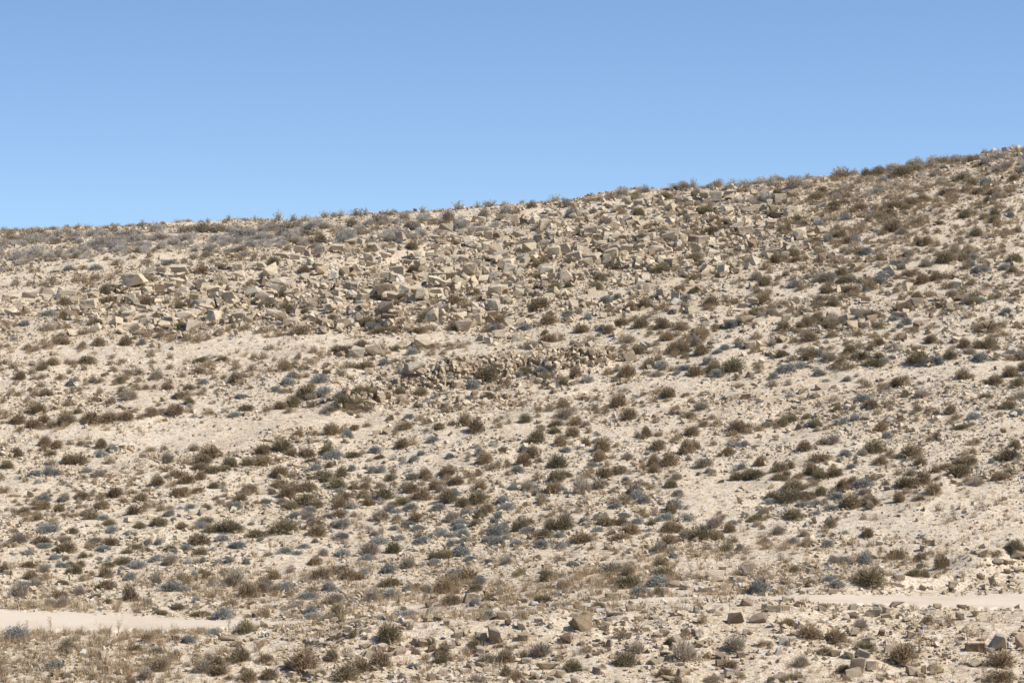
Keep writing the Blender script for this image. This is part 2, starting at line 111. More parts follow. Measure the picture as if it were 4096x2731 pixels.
(3072, 1183): """
400 420 180 100 b,490 510 120 60 b,310 520 90 60 b,230 600 140 60 b,180 700 230 70 g,570 610 170 90 p,750 450 100 50 b,840 490 110 70 b,1030 460 150 70 b,940 500 110 40 b,860 600 180 90 o,990 660 220 70 o,1060 620 140 50 g,
1400 630 250 110 o HUGEOLIVE,1570 630 160 80 g,1680 590 120 90 o,1960 600 180 70 g,2120 560 80 40 g,2230 540 130 40 g,2040 480 140 90 o,2100 510 120 50 b,1810 480 130 90 b,2020 340 230 90 b,2160 380 130 60 b,1920 300 130 50 b,
2290 300 120 60 b,1340 340 150 60 b,1500 310 120 50 b,1280 270 120 80 g,1160 230 120 50 g,980 390 140 50 b,830 370 150 60 b,1220 410 150 60 b,130 350 100 50 b,540 440 70 40 g,2200 180 130 60 g,1850 210 120 60 b,1800 770 150 80 b,
1200 840 190 90 b TWOTIER,1270 780 90 60 b,1130 900 100 40 g,1030 830 70 35 o,1400 820 80 40 o,540 790 110 30 g,730 790 120 50 g,860 800 80 40 b,190 830 80 60 b,50 850 110 70 b,870 980 180 80 g,480 1000 80 40 g,640 1060 110 60 o,
220 1160 150 80 o,690 1180 160 70 g,470 1180 60 30 o,450 1250 90 40 o,1040 1250 160 100 b,1130 1060 80 30 o,1230 1160 90 40 o,1270 920 90 60 o,1350 1090 80 40 o,1550 1100 90 50 o,1680 1090 130 100 b,1740 1140 140 60 b,
1900 1130 130 60 g,1770 1230 160 50 o,1990 940 120 40 o,2310 830 120 80 o,2290 1100 130 60 g,1560 1330 110 90 b,800 1320 80 50 g,350 1430 180 110 b,430 1410 60 30 g,720 1480 130 80 g,980 1440 200 90 o,1320 1490 230 120 b BROWNDOWN,
480 1530 230 80 b,1040 1550 130 90 b,1860 1380 120 70 b,1880 1460 110 70 b,2280 1410 130 90 b,2230 1520 250 110 o,1830 1550 240 70 b,1400 1560 120 80 o,
1250 155 150 80 r REDBLOCK,370 180 100 55 n,610 230 150 80 y,540 280 120 70 r,960 280 130 90 r,1100 140 80 70 c,1580 50 90 60 c,1665 100 80 60 c,1780 80 150 70 r,1500 230 50 60 r,1690 170 130 40 n,180 260 110 70 c,130 440 80 50 n,
1270 410 120 30 k,1210 510 110 80 y BLACKGAP,1310 500 80 60 n,330 900 130 60 n,470 860 90 60 n,445 940 100 60 n,850 910 100 50 r,930 890 80 25 r,740 1000 90 50 n,630 1020 100 60 n,230 1100 80 50 k,190 1250 80 60 n,
750 1240 100 55 w PALEROUND,1130 1300 90 50 k,920 1130 90 60 c,30 1150 80 60 c,2330 1140 60 40 n,2090 680 45 35 r,1470 1055 35 35 k,2240 1010 100 40 n,2230 1040 60 30 c,900 80 110 50 r,1900 120 60 40 c,700 150 70 40 n""",
(3072, 1700): """
110 440 170 90 o,100 510 120 60 o,420 460 190 110 b,290 500 140 60 b,620 480 180 90 o,430 560 150 60 b,250 600 230 90 o,200 710 230 100 o,390 690 110 70 b,490 640 110 90 o,690 590 150 90 b,780 530 110 50 o,870 570 180 80 g,
970 520 110 80 b,590 650 110 80 b,760 770 220 130 b EDGEBROWN,650 680 160 60 g,900 640 120 60 p,580 790 170 60 g,240 870 210 90 o,310 750 130 50 g,30 720 130 50 g,20 780 60 50 g,1160 390 60 50 g,770 400 100 50 g,
1190 470 80 60 b,1430 540 200 110 b,1280 580 230 100 b,1320 470 120 60 p,1550 440 100 60 o,1770 470 230 110 o DOMEOLIVE,1830 380 220 80 b,1530 640 170 110 b,1210 710 120 100 b,1270 630 100 50 b,1400 690 100 50 o,
1930 560 150 80 p,2120 510 150 80 b,2250 460 140 60 o,1970 460 80 40 g,1830 540 100 60 b,950 770 80 80 p,880 870 80 40 o,1220 810 70 30 o,580 940 120 70 o,1760 610 60 30 o,600 870 70 60 n,430 900 50 60 n,1740 870 60 25 n""",
(1024, 1700): """
560 760 150 80 b,750 590 170 100 o,480 610 170 100 b,280 680 180 110 b,460 740 250 110 o,800 700 190 100 b,1040 750 160 100 b,1180 680 200 120 o,1000 590 130 90 b,1430 620 160 90 b,1510 700 200 110 b,1640 600 150 100 b,
1780 720 180 130 o,2040 720 180 120 o,1850 560 180 90 b,2060 600 150 80 b,1670 800 150 90 g,1360 730 150 60 o,1150 580 120 50 b,230 580 180 80 b,210 480 160 80 b,640 520 150 100 o,500 800 150 60 g,760 860 170 80 b,780 830 130 60 g,
480 850 140 70 b,350 860 110 60 g,90 720 120 50 g,1890 730 120 60 o,1230 790 120 50 g,2300 780 140 60 g,2260 720 130 60 g,2120 800 160 80 b,1420 780 150 60 g""",
(0, 2048): """
220 45 110 50 b,340 70 140 80 b,580 45 100 50 b,820 70 200 80 b,940 80 130 60 g,1000 120 120 50 o,480 120 140 70 b,1030 190 120 60 g,1150 220 90 45 g,430 190 230 80 g,170 290 160 100 p,60 330 130 70 b,380 300 200 80 b,
400 330 160 50 g,590 370 230 90 b,600 280 120 60 p,250 390 120 40 g,660 200 110 50 o,870 290 130 70 p,1010 310 180 70 b,940 360 160 60 g,1350 300 90 50 g,1450 300 100 60 g,1450 130 190 80 o,1590 90 90 50 g,1670 160 130 80 b,
1860 150 150 60 g,1890 110 180 60 p,2110 190 280 110 o,2040 270 170 70 g,1820 310 270 110 b LONGBROWN,1710 360 120 90 g,2310 130 90 50 p,1550 350 110 50 o,1160 390 150 50 o,1830 400 190 60 o,1950 360 90 40 g,1240 340 130 40 o,
2170 330 200 60 g,260 520 190 100 b,500 430 110 50 g,600 440 90 50 p,760 430 110 60 o,730 500 110 60 o,700 560 130 90 o,1000 450 80 50 g,1120 480 180 60 o,920 480 80 40 g,1260 510 160 60 g,1430 450 120 70 g,1560 480 150 100 p,
1860 460 90 60 g,1720 470 80 40 g,2100 470 110 50 g,2260 480 90 60 g,1990 500 110 50 p,2060 570 150 60 b,1860 570 90 50 o,400 560 120 80 p,280 620 160 100 b,320 690 150 80 p,570 680 150 60 o,560 510 130 60 g,
1190 820 200 160 b SHADED,950 720 260 110 b,170 790 180 130 p,540 790 200 70 b,720 770 150 100 p,980 840 120 60 o,880 790 120 40 o,1560 740 240 110 g BIGGREY,1440 660 130 110 p,1660 620 110 70 p,1670 740 120 60 g,1790 720 90 60 b,
1800 840 80 70 g,1930 790 130 60 b,2270 780 220 140 b ABOVETRACK,1460 950 190 50 o,1820 960 200 60 o,280 890 110 40 b,1640 890 120 50 o,30 560 100 100 b,2260 1115 230 125 o TRACKGREEN,150 1170 240 110 g,1350 1190 160 80 b,
1720 1200 160 70 g,1960 1140 120 70 g,1250 1270 150 60 o,1430 1300 180 60 p,2210 1390 210 160 b NEARBROWN,1470 1460 170 110 b,1860 1480 180 110 p,2000 1500 190 100 b,2280 1560 190 110 b,500 1460 220 100 g,
460 1110 90 170 t,160 1120 70 120 t,1080 1110 120 140 t,910 1110 90 120 t,1590 1170 100 170 t,2100 1100 100 150 t FORKED,680 900 60 180 t,2000 780 90 110 t,1300 740 70 120 t,250 1100 60 130 t,750 1140 60 100 t,640 1170 80 90 t,
350 1200 90 90 t,1000 1180 80 100 t,60 1160 80 90 t,1180 1200 80 80 t,
1710 1420 100 60 n,920 1450 90 50 n,1620 1180 120 60 k,140 1480 110 60 c,2090 1180 200 60 k BUFFBANK,650 1310 80 80 k,2200 1210 100 40 k,2040 640 90 40 r,1730 560 110 70 k,2300 870 110 80 n,2070 820 80 40 n,960 1270 40 50 w""",
(1024, 2048): """
260 190 260 110 o,520 100 120 60 g,560 150 190 90 b,560 230 220 100 b,780 140 160 70 g,800 250 170 70 g,350 60 110 60 g,480 60 130 70 p,1150 80 200 100 p,1290 90 130 70 b,1480 90 170 80 b,1400 130 140 60 g,1470 170 100 50 g,
1800 90 170 100 p,1880 120 170 60 g,1870 160 140 50 g,1700 220 110 70 g,1900 220 150 60 g,1910 280 140 60 g,1880 400 240 90 g LARGEGREY,1790 310 80 60 g,1740 420 150 80 o,2180 100 100 50 g,2280 130 90 50 g,1130 300 180 70 g,
1320 260 110 50 g,1520 290 170 60 g,1500 240 100 50 p,1090 220 90 50 g,1050 400 220 130 p PALEBALL,1260 375 160 100 o,1010 450 150 60 g,540 285 90 50 g,430 340 140 60 g,270 380 160 60 g,380 400 120 50 g,120 410 100 50 g,
620 410 110 80 p,790 410 140 70 g,530 490 150 80 b,40 270 100 50 g,170 620 150 90 b,310 560 90 60 p,840 630 180 110 b,980 590 100 80 g,1210 560 200 100 g,1390 520 170 90 p,1240 680 230 80 o,1260 790 190 90 g,1070 830 170 120 p,
1470 700 130 60 b,1640 480 120 60 g,1730 740 180 120 b,1960 640 250 140 b DARKWIDE,1830 590 170 70 g,2020 720 140 70 o,2140 290 170 80 g,2240 300 160 90 g,2130 470 110 50 g,1410 360 90 40 g,1970 440 110 40 g,2300 480 130 70 p,
1800 850 200 90 b,1370 970 290 70 g,500 970 180 40 g,670 720 170 80 g,480 810 180 80 g,760 740 70 50 g,50 760 130 120 b,80 960 120 80 b,1220 1210 220 170 o HOLLOWBUSH,430 1470 290 190 b BIGNEAR,690 1370 170 110 b,1150 1440 220 170 b,
970 1480 200 130 b,810 1560 250 140 o,120 1530 190 110 b,90 1380 160 80 b,600 1510 120 70 p,1700 1320 170 90 o,1560 1360 130 60 b,2290 1390 170 140 b,2120 1390 170 80 p,2010 1250 150 70 o,1440 1440 130 50 g,1300 1540 160 60 g,
2290 1510 150 100 b,2030 1560 190 80 p,880 1160 90 60 o,
800 1030 120 200 t TWIGTHISTLE,980 960 60 100 t,650 900 60 120 t,130 370 130 160 t,690 550 110 150 t,1590 600 130 110 t,340 1150 40 130 t,2120 880 40 120 t,2240 850 60 110 t,1640 910 60 90 t,2180 1540 60 200 t,1700 880 50 100 t,
220 760 70 130 t,300 720 80 110 t,570 850 70 110 t,420 880 70 100 t,900 900 60 110 t,1480 840 60 90 t,360 620 60 110 t,240 360 60 120 t,
2190 1230 170 170 k BIGPINK,2250 980 110 70 r,2320 1040 70 60 r,1720 1520 120 90 k,1600 1560 100 90 r,1470 1560 110 70 n,2040 1280 60 60 c,1760 1040 80 60 c,1660 990 90 30 r,950 1060 80 50 y,610 1120 80 60 n,710 1190 80 80 c,
390 1130 80 60 c,1080 1280 70 60 n,1470 1230 110 80 c,1590 1220 90 80 c,1860 1160 110 70 c,520 1510 110 70 k,430 1550 100 40 r,1240 1290 80 70 c,620 1240 100 50 r,1420 1080 70 50 y,870 1340 110 50 y,1380 1030 100 30 k,
1920 1300 70 60 c,1870 1350 70 50 c,550 1220 60 60 n,980 1260 80 60 c,1000 1180 60 50 k,1800 1250 80 40 k""",
(2048, 2048): """
480 170 180 150 o,80 170 180 110 o,150 190 130 70 g,660 110 120 70 g,790 70 120 60 g,870 130 180 80 o,1010 130 110 90 o,1145 120 150 80 g,1280 130 120 60 o,1420 70 160 70 g,1600 90 160 60 g,1030 50 130 50 g,1260 180 100 40 g,
800 180 110 40 g,310 230 150 90 o,440 230 110 50 g,650 290 230 90 b,270 320 150 60 g,450 340 110 60 g,50 310 110 60 g,1450 190 170 110 b,1450 290 160 90 b,1740 270 230 140 o,1600 220 150 70 p,1860 150 180 100 p,2030 120 100 50 g,
2240 80 170 70 o,1090 200 200 100 b,1000 260 200 70 b,2040 290 120 80 b,730 350 100 50 b,960 380 80 40 b,1080 360 70 40 b,420 460 90 70 b,80 570 110 80 b,550 500 120 60 g,280 570 120 50 g,1100 490 80 50 g,1370 500 170 80 b,
1400 590 230 90 o,1060 690 280 110 o,1340 690 270 110 g DARKGREY,1180 760 200 80 g,920 560 220 110 p,300 830 200 80 o,1750 1030 120 80 b,1590 1140 100 60 o,990 1160 110 80 b,690 1300 130 70 b,880 1290 110 50 b,560 1460 190 90 o,
270 1340 230 130 p,50 1550 120 110 b,1040 1420 220 110 o,1160 1300 170 100 p,1600 1380 270 160 p TWIGGY,1400 1530 170 100 b,2050 1290 210 120 p,2310 1240 120 60 b,2010 1440 160 80 b,2300 650 120 70 g,830 1450 100 60 b,200 1540 110 50 o,1850 1560 200 60 p,
1350 420 100 100 t,1900 300 110 140 t,1760 380 100 110 t,1600 420 90 120 t,1480 340 90 110 t,800 520 80 130 t,700 420 60 120 t,1200 420 70 120 t,640 720 100 120 t,500 640 90 120 t,430 760 90 110 t,760 680 90 120 t,1700 500 80 100 t,
2000 480 90 110 t,2150 400 90 110 t,2100 200 80 110 t,900 700 90 110 t,2000 920 70 160 t,330 1050 110 170 t,100 720 80 110 t,200 740 80 110 t,560 540 80 110 t,1250 640 80 90 t,1800 560 90 110 t,980 600 90 100 t,1880 480 80 120 t,1640 560 80 100 t,
650 1100 250 150 r BIGBROWN,500 1215 130 120 r,910 800 140 80 c,600 905 90 80 r,720 930 90 60 k,180 930 80 50 n,250 1020 100 50 k,950 985 190 100 y TILTGREY,1090 915 80 80 n,1160 1000 90 60 c,840 1090 110 90 n,1130 1110 100 50 r,
1070 1170 110 80 c,1240 1110 100 70 n,1500 1210 110 80 c,890 1240 80 80 k,1580 1540 180 120 k NEARPINK,1430 1560 160 70 c,1410 1340 120 70 k,1300 1400 120 60 n,1590 640 90 70 k,1580 710 100 60 n,1500 690 120 70 k,1790 740 140 60 k,
1870 640 200 130 c PALETILT,2180 580 140 130 k UPPINK,2110 670 100 60 k,2160 860 130 70 k,2060 1030 180 120 r,2260 1010 180 110 k,1690 930 70 80 y,1480 970 60 60 r,1840 920 70 40 k,1900 950 90 40 c,320 530 110 60 k,880 300 80 35 c,
250 430 60 40 r,350 870 80 60 c,510 860 100 50 n,430 890 80 50 k,110 1190 130 80 n,340 1450 240 80 n,390 1500 100 50 c,470 1490 60 50 y,680 1460 90 40 c,1930 1420 130 80 r,2000 1520 100 60 c,2010 590 70 30 n,2310 580 80 60 r,
1520 350 80 40 k,2320 900 60 70 y,1700 620 90 60 c,1960 600 60 40 c,790 860 80 50 c,960 870 90 40 n,440 1360 90 60 r,1210 930 50 40 r,1540 940 50 40 k,1750 860 60 40 n,1290 960 40 30 r,900 1000 80 40 y,700 1120 60 40 c""",
(3072, 2048): """
940 690 320 150 o OLIVEMOUND,650 690 170 60 g,1340 600 160 100 o,1180 430 220 90 b,820 450 120 60 b,610 470 110 80 p,1400 460 190 100 b,1500 390 90 50 b,1620 500 180 130 b,2270 390 190 100 o CORNEROLIVE,2100 430 140 60 b,1980 420 80 50 b,
970 430 110 40 o,400 690 130 80 b,200 1060 200 80 b,390 1170 260 110 b,640 1210 250 140 b DARKPAIR,860 1080 140 90 p,1470 1030 120 90 b,1670 1030 120 80 b,1310 1070 80 40 o,900 1280 190 80 o,1240 1400 300 180 b TWIGDARK,
320 1430 150 120 p,520 1310 170 50 o,2150 1430 250 120 b,2160 1560 280 100 b,250 1560 220 70 o,30 1560 90 60 g,20 1230 60 60 g,700 1470 150 60 o,1090 1540 110 80 b,
1840 1200 180 200 t,1400 1300 250 250 t TALLTHISTLE,850 1200 70 150 t,350 400 160 240 t,290 270 120 180 t,120 480 100 130 t,220 500 110 120 t,60 520 90 110 t,790 330 150 130 t,700 330 100 90 t,300 620 80 90 t,1560 1500 80 140 t,
1000 1540 90 110 t,2250 1540 100 160 t,1980 1500 90 140 t,1700 1540 90 120 t,2080 1100 90 110 t,
60 930 150 90 y BANDGREY,170 920 90 70 k,280 880 90 70 r,490 865 80 35 k,1190 870 170 60 k,970 960 170 80 n,1100 980 120 60 n,780 970 110 60 r,1560 880 110 50 n,1780 885 100 50 k,1760 985 90 80 n,1040 1140 80 70 r,
800 1130 100 80 n,290 1085 120 50 k,220 1140 60 50 k,870 1340 160 90 y,830 1490 160 170 k BIGROSE,740 1560 160 80 r,960 1460 130 100 c,1140 1300 180 90 n,1320 1420 220 80 c,1330 1500 150 90 k,1550 1490 170 110 n,1430 1480 60 90 n,
2140 1270 210 160 y BIGGREYROCK,1920 1290 240 100 r,2030 1340 160 40 c,2330 1260 90 150 k,1920 1420 130 80 c,510 650 90 60 c,230 700 80 60 c,1210 640 140 70 k,1170 685 200 40 r,1700 690 90 70 c,2070 690 90 110 n CORNERTAN,
2140 700 140 60 c,1950 620 80 60 n,2290 440 150 80 k,2120 490 110 60 n,2220 480 120 40 n,2310 560 100 60 c,590 750 130 50 n,80 750 60 40 r,180 760 70 40 y,690 1230 150 35 n,100 1540 170 60 y,1400 510 80 50 c,1860 700 60 40 n,
1420 710 80 50 n,2250 660 80 50 k,2200 560 90 50 c,2260 1150 70 50 r,1920 1000 50 40 c,1430 1060 60 50 n,1600 1060 60 50 n,1060 1010 60 40 w,620 970 60 40 n,500 1020 80 50 n"""}
# what the neighbours are told apart by: tag -> (label of that thing, how the others speak of it)
MARKS = {
'SLAB': ('big flat-faced cream slab standing alone left of the rubble field', 'the big cream slab'),
'LEDGE': ('long pale ledge stone jutting from the slope above the big cream slab', 'the pale jutting ledge'),
'SPLIT': ('cream block split by a dark crack, in the leftmost rock cluster', 'the cracked cream block'),
'REDLEDGE': ('red-brown brick-shaped ledge block between the leftmost cluster and the big cream slab', 'the red-brown ledge block'),
'GAP': ('cream boulder leaning over a black gap in the left rubble', 'the boulder over a black gap'),
'THICKET': ('widest brown thicket on the skyline, close to the left edge', 'the widest skyline thicket'),
'SPRIG': ('sage bush with a broad head of upright sprigs along the skyline', 'the broad sprigged skyline bush'),
'TALLSAGE': ('tall open sage bush on the skyline, right of the lone square stone', 'the tall open sage bush'),
'SKYSTONE': ('lone square dark stone sitting right on the skyline', 'the lone skyline stone'),
'TOPBLOCK': ('bright cream block at the upper left tip of the rubble field', 'the rubble\'s top cream block'),
'PITTED': ('broad grey boulder with a pitted face in the middle of the rubble', 'the pitted grey boulder'),
'PINKUP': ('upright pink boulder with a dark left face beside a brown cube stone', 'the upright pink boulder'),
'ROUGHGREY': ('rough grey block right of stacked tan slabs, beside a dark gap', 'the rough grey block'),
'DARKOLIVE': ('dark olive bush growing inside the lower rubble', 'the rubble\'s dark olive bush'),
'TILTSLAB': ('long cream slab tilted up to the right among brown bushes', 'the tilted cream slab'),
'LOWCREAM': ('wide low cream boulder on the right half of the rubble', 'the wide low cream boulder'),
'WHITEROCK': ('nearly white rock at the foot of the rubble field', 'the white foot rock'),
'BROADBROWN': ('broad tall brown bush leading the row under the rubble', 'the row\'s broad brown bush'),
'TALLEST': ('tallest cream boulder, triangular, with a small red-brown stone at its left foot', 'the triangular cream boulder'),
'BANDED': ('big grey-pink boulder with curved bands between a pink and a cream block', 'the big banded boulder'),
'FIVESIDE': ('five-sided grey boulder under the skyline bushes', 'the five-sided grey boulder'),
'SQUARED': ('wide squared grey block at the upper right end of the rubble', 'the wide squared block'),
'LEFTSAGE': ('sage bush on the skyline just left of the stony knoll', 'the sage left of the knoll'),
'UPGREY': ('upright pointed grey stone on the slope under the rubble', 'the pointed grey stone'),
'ROUNDDARK': ('round dark brown bush left of two pale tilted slabs', 'the round dark brown bush'),
'TWINSLAB': ('upper of two pale grey slabs tilted on the right slope', 'the pale tilted slabs'),
'WIDEBROWN': ('wide brown bush on bare sand below the big banded boulder', 'the wide sand-bound bush'),
'FEATHER': ('pale feathery bush, widest on the right part of the skyline', 'the pale feathery bush'),
'TOPBUSH': ('dark two-lobed bush on the skyline beside the topmost rocks', 'the dark two-lobed bush'),
'BIGOLIVE': ('largest dark olive bush high on the right slope', 'the right slope\'s largest olive'),
'LEANTAN': ('tan upright stone leaning above a bright cream block', 'the leaning tan stone'),
'UPRED': ('red-brown upright stone standing alone under two stacked brown bushes', 'the upright red-brown stone'),
'TOPROCK': ('grey rock in the topmost rock cluster on the right skyline', 'the topmost grey rock'),
'ROUNDPALE': ('round pale twiggy bush in the middle of the left brown shrubs', 'the round pale bush'),
'HEDGE': ('tallest left end of the long brown hedge over the sandy band', 'the long brown hedge'),
'FLATTOP': ('flat-topped brown bush under the bare sandy band', 'the flat-topped bush'),
'FLATPINK': ('flat pointed pink stone lying on sand below the sandy band', 'the flat pink stone'),
'SMALLWHITE': ('small round white stone between brown bushes on sand', 'the small white stone'),
'MOUNDOLIVE': ('dark olive bush at the lower left end of the stone mound', 'the mound\'s dark olive bush'),
'PALEGREEN': ('pale green bush at the front foot of the stone mound', 'the pale green bush'),
'LONEROUND': ('round brown bush standing alone on open gravel', 'the lone round bush'),
'OLIVETHICKET': ('wide olive thicket at the top of the grey gravel spill', 'the wide olive thicket'),
'DOUBLE': ('double brown bush alone on the sand above the stone mound', 'the double brown bush'),
'LINTEL': ('flat grey lintel stone over the black hollow of the stone mound', 'the mound\'s black hollow'),
'HOLLOWTAN': ('tan rock with a dark nook, right of the long brown bushes', 'the tan nook rock'),
'ROUNDOLIVE': ('dark round olive bush on the open gravel right of the mound', 'the dark round olive bush'),
'STRAGGLY': ('tall straggly brown bush leaning on the gravel slope', 'the tall straggly bush'),
'WIDEBUSH': ('wide bush of three brown heads on the right gravel slope', 'the three-headed bush'),
'BROADOLIVE': ('broad dark olive bush under the right scrub', 'the broad dark olive bush'),
'ENDBLOCK': ('long red-brown block at the right end of the stone mound', 'the mound\'s end block'),
'REDLONG': ('long dark red-brown slab among cream stones on the right slope', 'the long red-brown slab'),
'BIGPALE': ('big pale rock with a dark underside on the gravel slope', 'the big pale rock'),
'HUGEOLIVE': ('very wide olive bush right of the grey rock over a black gap', 'the very wide olive bush'),
'TWOTIER': ('lower half of a two-tier brown bush on the right gravel', 'the two-tier bush'),
'BROWNDOWN': ('large brown bush with a black shaded base on the right slope', 'the large black-based bush'),
'REDBLOCK': ('red-brown wedge block in the right rock scatter', 'the red-brown wedge'),
'BLACKGAP': ('grey rock arched over a black gap on the right slope', 'the black-gapped grey rock'),
'PALEROUND': ('pale rounded stone, whitest on the right gravel slope', 'the pale rounded stone'),
'EDGEBROWN': ('big brown bush at the lower edge of the right scrub', 'the scrub-edge brown bush'),
'DOMEOLIVE': ('domed olive bush with a brown bush behind it, above bare sand', 'the domed olive bush'),
'LONGBROWN': ('long domed brown bush with a grey cushion at its right end', 'the long domed bush'),
'SHADED': ('round bush above the track, pale on the right and black on the left', 'the half-black bush'),
'BIGGREY': ('large ragged blue-grey cushion shrub above the track', 'the ragged grey cushion'),
'ABOVETRACK': ('big brown bush among dry stalks, above the track\'s right end', 'the stalk-ringed brown bush'),
'TRACKGREEN': ('dark green bush at the end of the pale left track', 'the trackside green bush'),
'FORKED': ('forked dry thistle standing left of the dark green trackside bush', 'the forked thistle'),
'NEARBROWN': ('brown bush with a dark heart on the sandy near bank', 'the dark-hearted bush'),
'BUFFBANK': ('flat pink-buff stone lying below the dark green trackside bush', 'the flat buff stone'),
'LARGEGREY': ('largest blue-grey cushion shrub on the lower slope', 'the largest grey cushion'),
'PALEBALL': ('big pale ball-shaped bush beside a smaller olive bush', 'the pale ball bush'),
'DARKWIDE': ('dark wide bush climbing to the right beside grey cushions', 'the dark climbing bush'),
'HOLLOWBUSH': ('bush arching over a black hollow on the near bank', 'the bush over a hollow'),
'BIGNEAR': ('biggest brown bush of the near bank, fan-shaped', 'the fan-shaped near bush'),
'TWIGTHISTLE': ('tall many-stemmed dry thistle at the end of the track', 'the many-stemmed thistle'),
'BIGPINK': ('large pink boulder with a dark left face on the near bank', 'the large pink boulder'),
'DARKGREY': ('dark grey bush behind the first pink rocks of the track bank', 'the dark grey bush'),
'TWIGGY': ('wide twiggy pale bush with white sticks on the near bank', 'the white-stick bush'),
'BIGBROWN': ('biggest boulder of the near bank, brown front and pale top', 'the biggest brown boulder'),
'TILTGREY': ('long grey slab tilted up to the right on the near bank', 'the long tilted slab'),
'NEARPINK': ('pink-tan block standing behind a flat cream stone at the bottom', 'the pink-tan block'),
'PALETILT': ('pale slab leaning up to the right beside the track', 'the pale leaning slab'),
'UPPINK': ('upright pink stone leaning on others above the track', 'the upright pink stone'),
'OLIVEMOUND': ('biggest pale olive bush, directly above the right track', 'the biggest pale olive bush'),
'CORNEROLIVE': ('olive bush on top of the right rock bank', 'the rock bank\'s olive bush'),
'DARKPAIR': ('darkest brown bush of a pair below the right track', 'the darkest brown bush'),
'TWIGDARK': ('dark twiggy bush behind a ring of pale rocks', 'the rock-ringed twiggy bush'),
'TALLTHISTLE': ('tallest dry thistle rising over the ring of pale rocks', 'the tallest thistle'),
'BANDGREY': ('banded grey block with a pink right end under the track', 'the banded grey block'),
'BIGROSE': ('large rose-coloured rock in the ring of pale rocks', 'the large rose rock'),
'BIGGREYROCK': ('large pale grey boulder beside a dark brown slab', 'the large pale boulder'),
'CORNERTAN': ('tan block on the rock bank above the track\'s right end', 'the rock bank\'s tan block'),
}
import bpy, bmesh, math, random
import numpy as np
from mathutils import Vector, Matrix, Euler
random.seed(7)
rng = np.random.default_rng(7)
SC = bpy.context.scene
COL = SC.collection
# ------------------------------------------------------------------ camera constants (photo pixels, 4096 x 2731)
F, HOR, CU, PW, PH = 11600.0, 838.0, 2048.0, 4096.0, 2731.0
# ------------------------------------------------------------------ terrain
UC = [0, 512, 1024, 1536, 2048, 2560, 3072, 3584, 4096]
RU = [0, 300, 480, 700, 850, 1024, 1400, 1621, 1850, 2048, 2250, 2353, 2440, 2660, 2875, 3072, 3290, 3464, 3682, 3856, 4030, 4096]
RV = [927, 905, 900, 880, 884, 874, 858, 843, 824, 807, 803, 778, 756, 752, 747, 720, 702, 692, 654, 632, 592, 584]
def ridge(u): return np.interp(u, RU, RV) + 10.0
CURVES = [
 (57.0, [2760] * 9),
 (62.6, [2527, 2532, 2520, 2505, 2478, 2428, 2428, 2436, 2447]),
 (66.0, [2436, 2452, 2470, 2468, 2428, 2380, 2370, 2371, 2373]),
 (72.0, [2300, 2315, 2325, 2298, 2262, 2238, 2218, 2190, 2160]),
 (80.0, [2060, 2065, 2060, 2040, 2005, 1970, 1930, 1880, 1830]),
 (90.0, [1760, 1755, 1740, 1720, 1690, 1650, 1600, 1545, 1485]),
 (102.0, [1430, 1415, 1400, 1380, 1345, 1300, 1240, 1185, 1125]),
 (116.0, [1140, 1125, 1105, 1075, 1030, 985, 930, 880, 825])]
ug = np.arange(-2400, 6600, 16.0)
ucl = np.clip(ug, 0, 4096)
def smooth(a, n):
    k = np.hanning(n + 2)[1:-1]; k /= k.sum()
    p = np.pad(a, n // 2, mode='edge')
    return np.convolve(p, k, mode='valid')[:len(a)]
Dk, Zk = [], []
for d, r in CURVES:
    row = smooth(np.interp(ucl, UC, r), 25)
    Dk.append(d); Zk.append(-d * (row - HOR) / F)
rr = ridge(ucl)
rs = smooth(rr, 41)
Dk.append(126.0); Zk.append(-126.0 * (rs + np.interp(ucl, UC, [52, 56, 62, 66, 70, 70, 64, 58, 50]) - HOR) / F)
Dk.append(133.0); Zk.append(-133.0 * (smooth(rr, 9) - HOR) / F)
Dk.append(139.0); Zk.append(-139.0 * (smooth(rr, 13) + 22 - HOR) / F)
Dk.append(152.0); Zk.append(-152.0 * (rs + 110 - HOR) / F)
for d, z in ((260.0, -26.0), (700.0, -75.0), (5000.0, -520.0)): Dk.append(d); Zk.append(np.full_like(ug, z))
for d, z in ((0.0, -1.75), (5.0, -2.1), (20.0, -6.0), (40.0, -10.2)):
    Dk.insert(0, d); Zk.insert(0, np.full_like(ug, z))
o_ = np.argsort(Dk); Dk = np.array(Dk)[o_]; Zk = np.array(Zk)[o_]
def pchip(x, y, xi):
    h = np.diff(x)[:, None]; dl = np.diff(y, axis=0) / h
    m = np.zeros_like(y); m[0] = dl[0]; m[-1] = dl[-1]
    w1 = 2 * h[1:] + h[:-1]; w2 = h[1:] + 2 * h[:-1]
    ok = dl[:-1] * dl[1:] > 0
    with np.errstate(divide='ignore', invalid='ignore'):
        hm = (w1 + w2) / (w1 / dl[:-1] + w2 / dl[1:])
    m[1:-1] = np.where(ok, hm, 0)
    i = np.clip(np.searchsorted(x, xi) - 1, 0, len(x) - 2)
    t = ((xi - x[i]) / (x[i + 1] - x[i]))[:, None]; hh = (x[i + 1] - x[i])[:, None]
    return (2*t**3-3*t**2+1)*y[i] + (t**3-2*t**2+t)*hh*m[i] + (-2*t**3+3*t**2)*y[i+1] + (t**3-t**2)*hh*m[i+1]
dg = np.concatenate([np.arange(0, 56, 1.0), np.arange(56, 153, 0.25), np.geomspace(153, 5000, 60)])
ZG = pchip(Dk, Zk, dg)
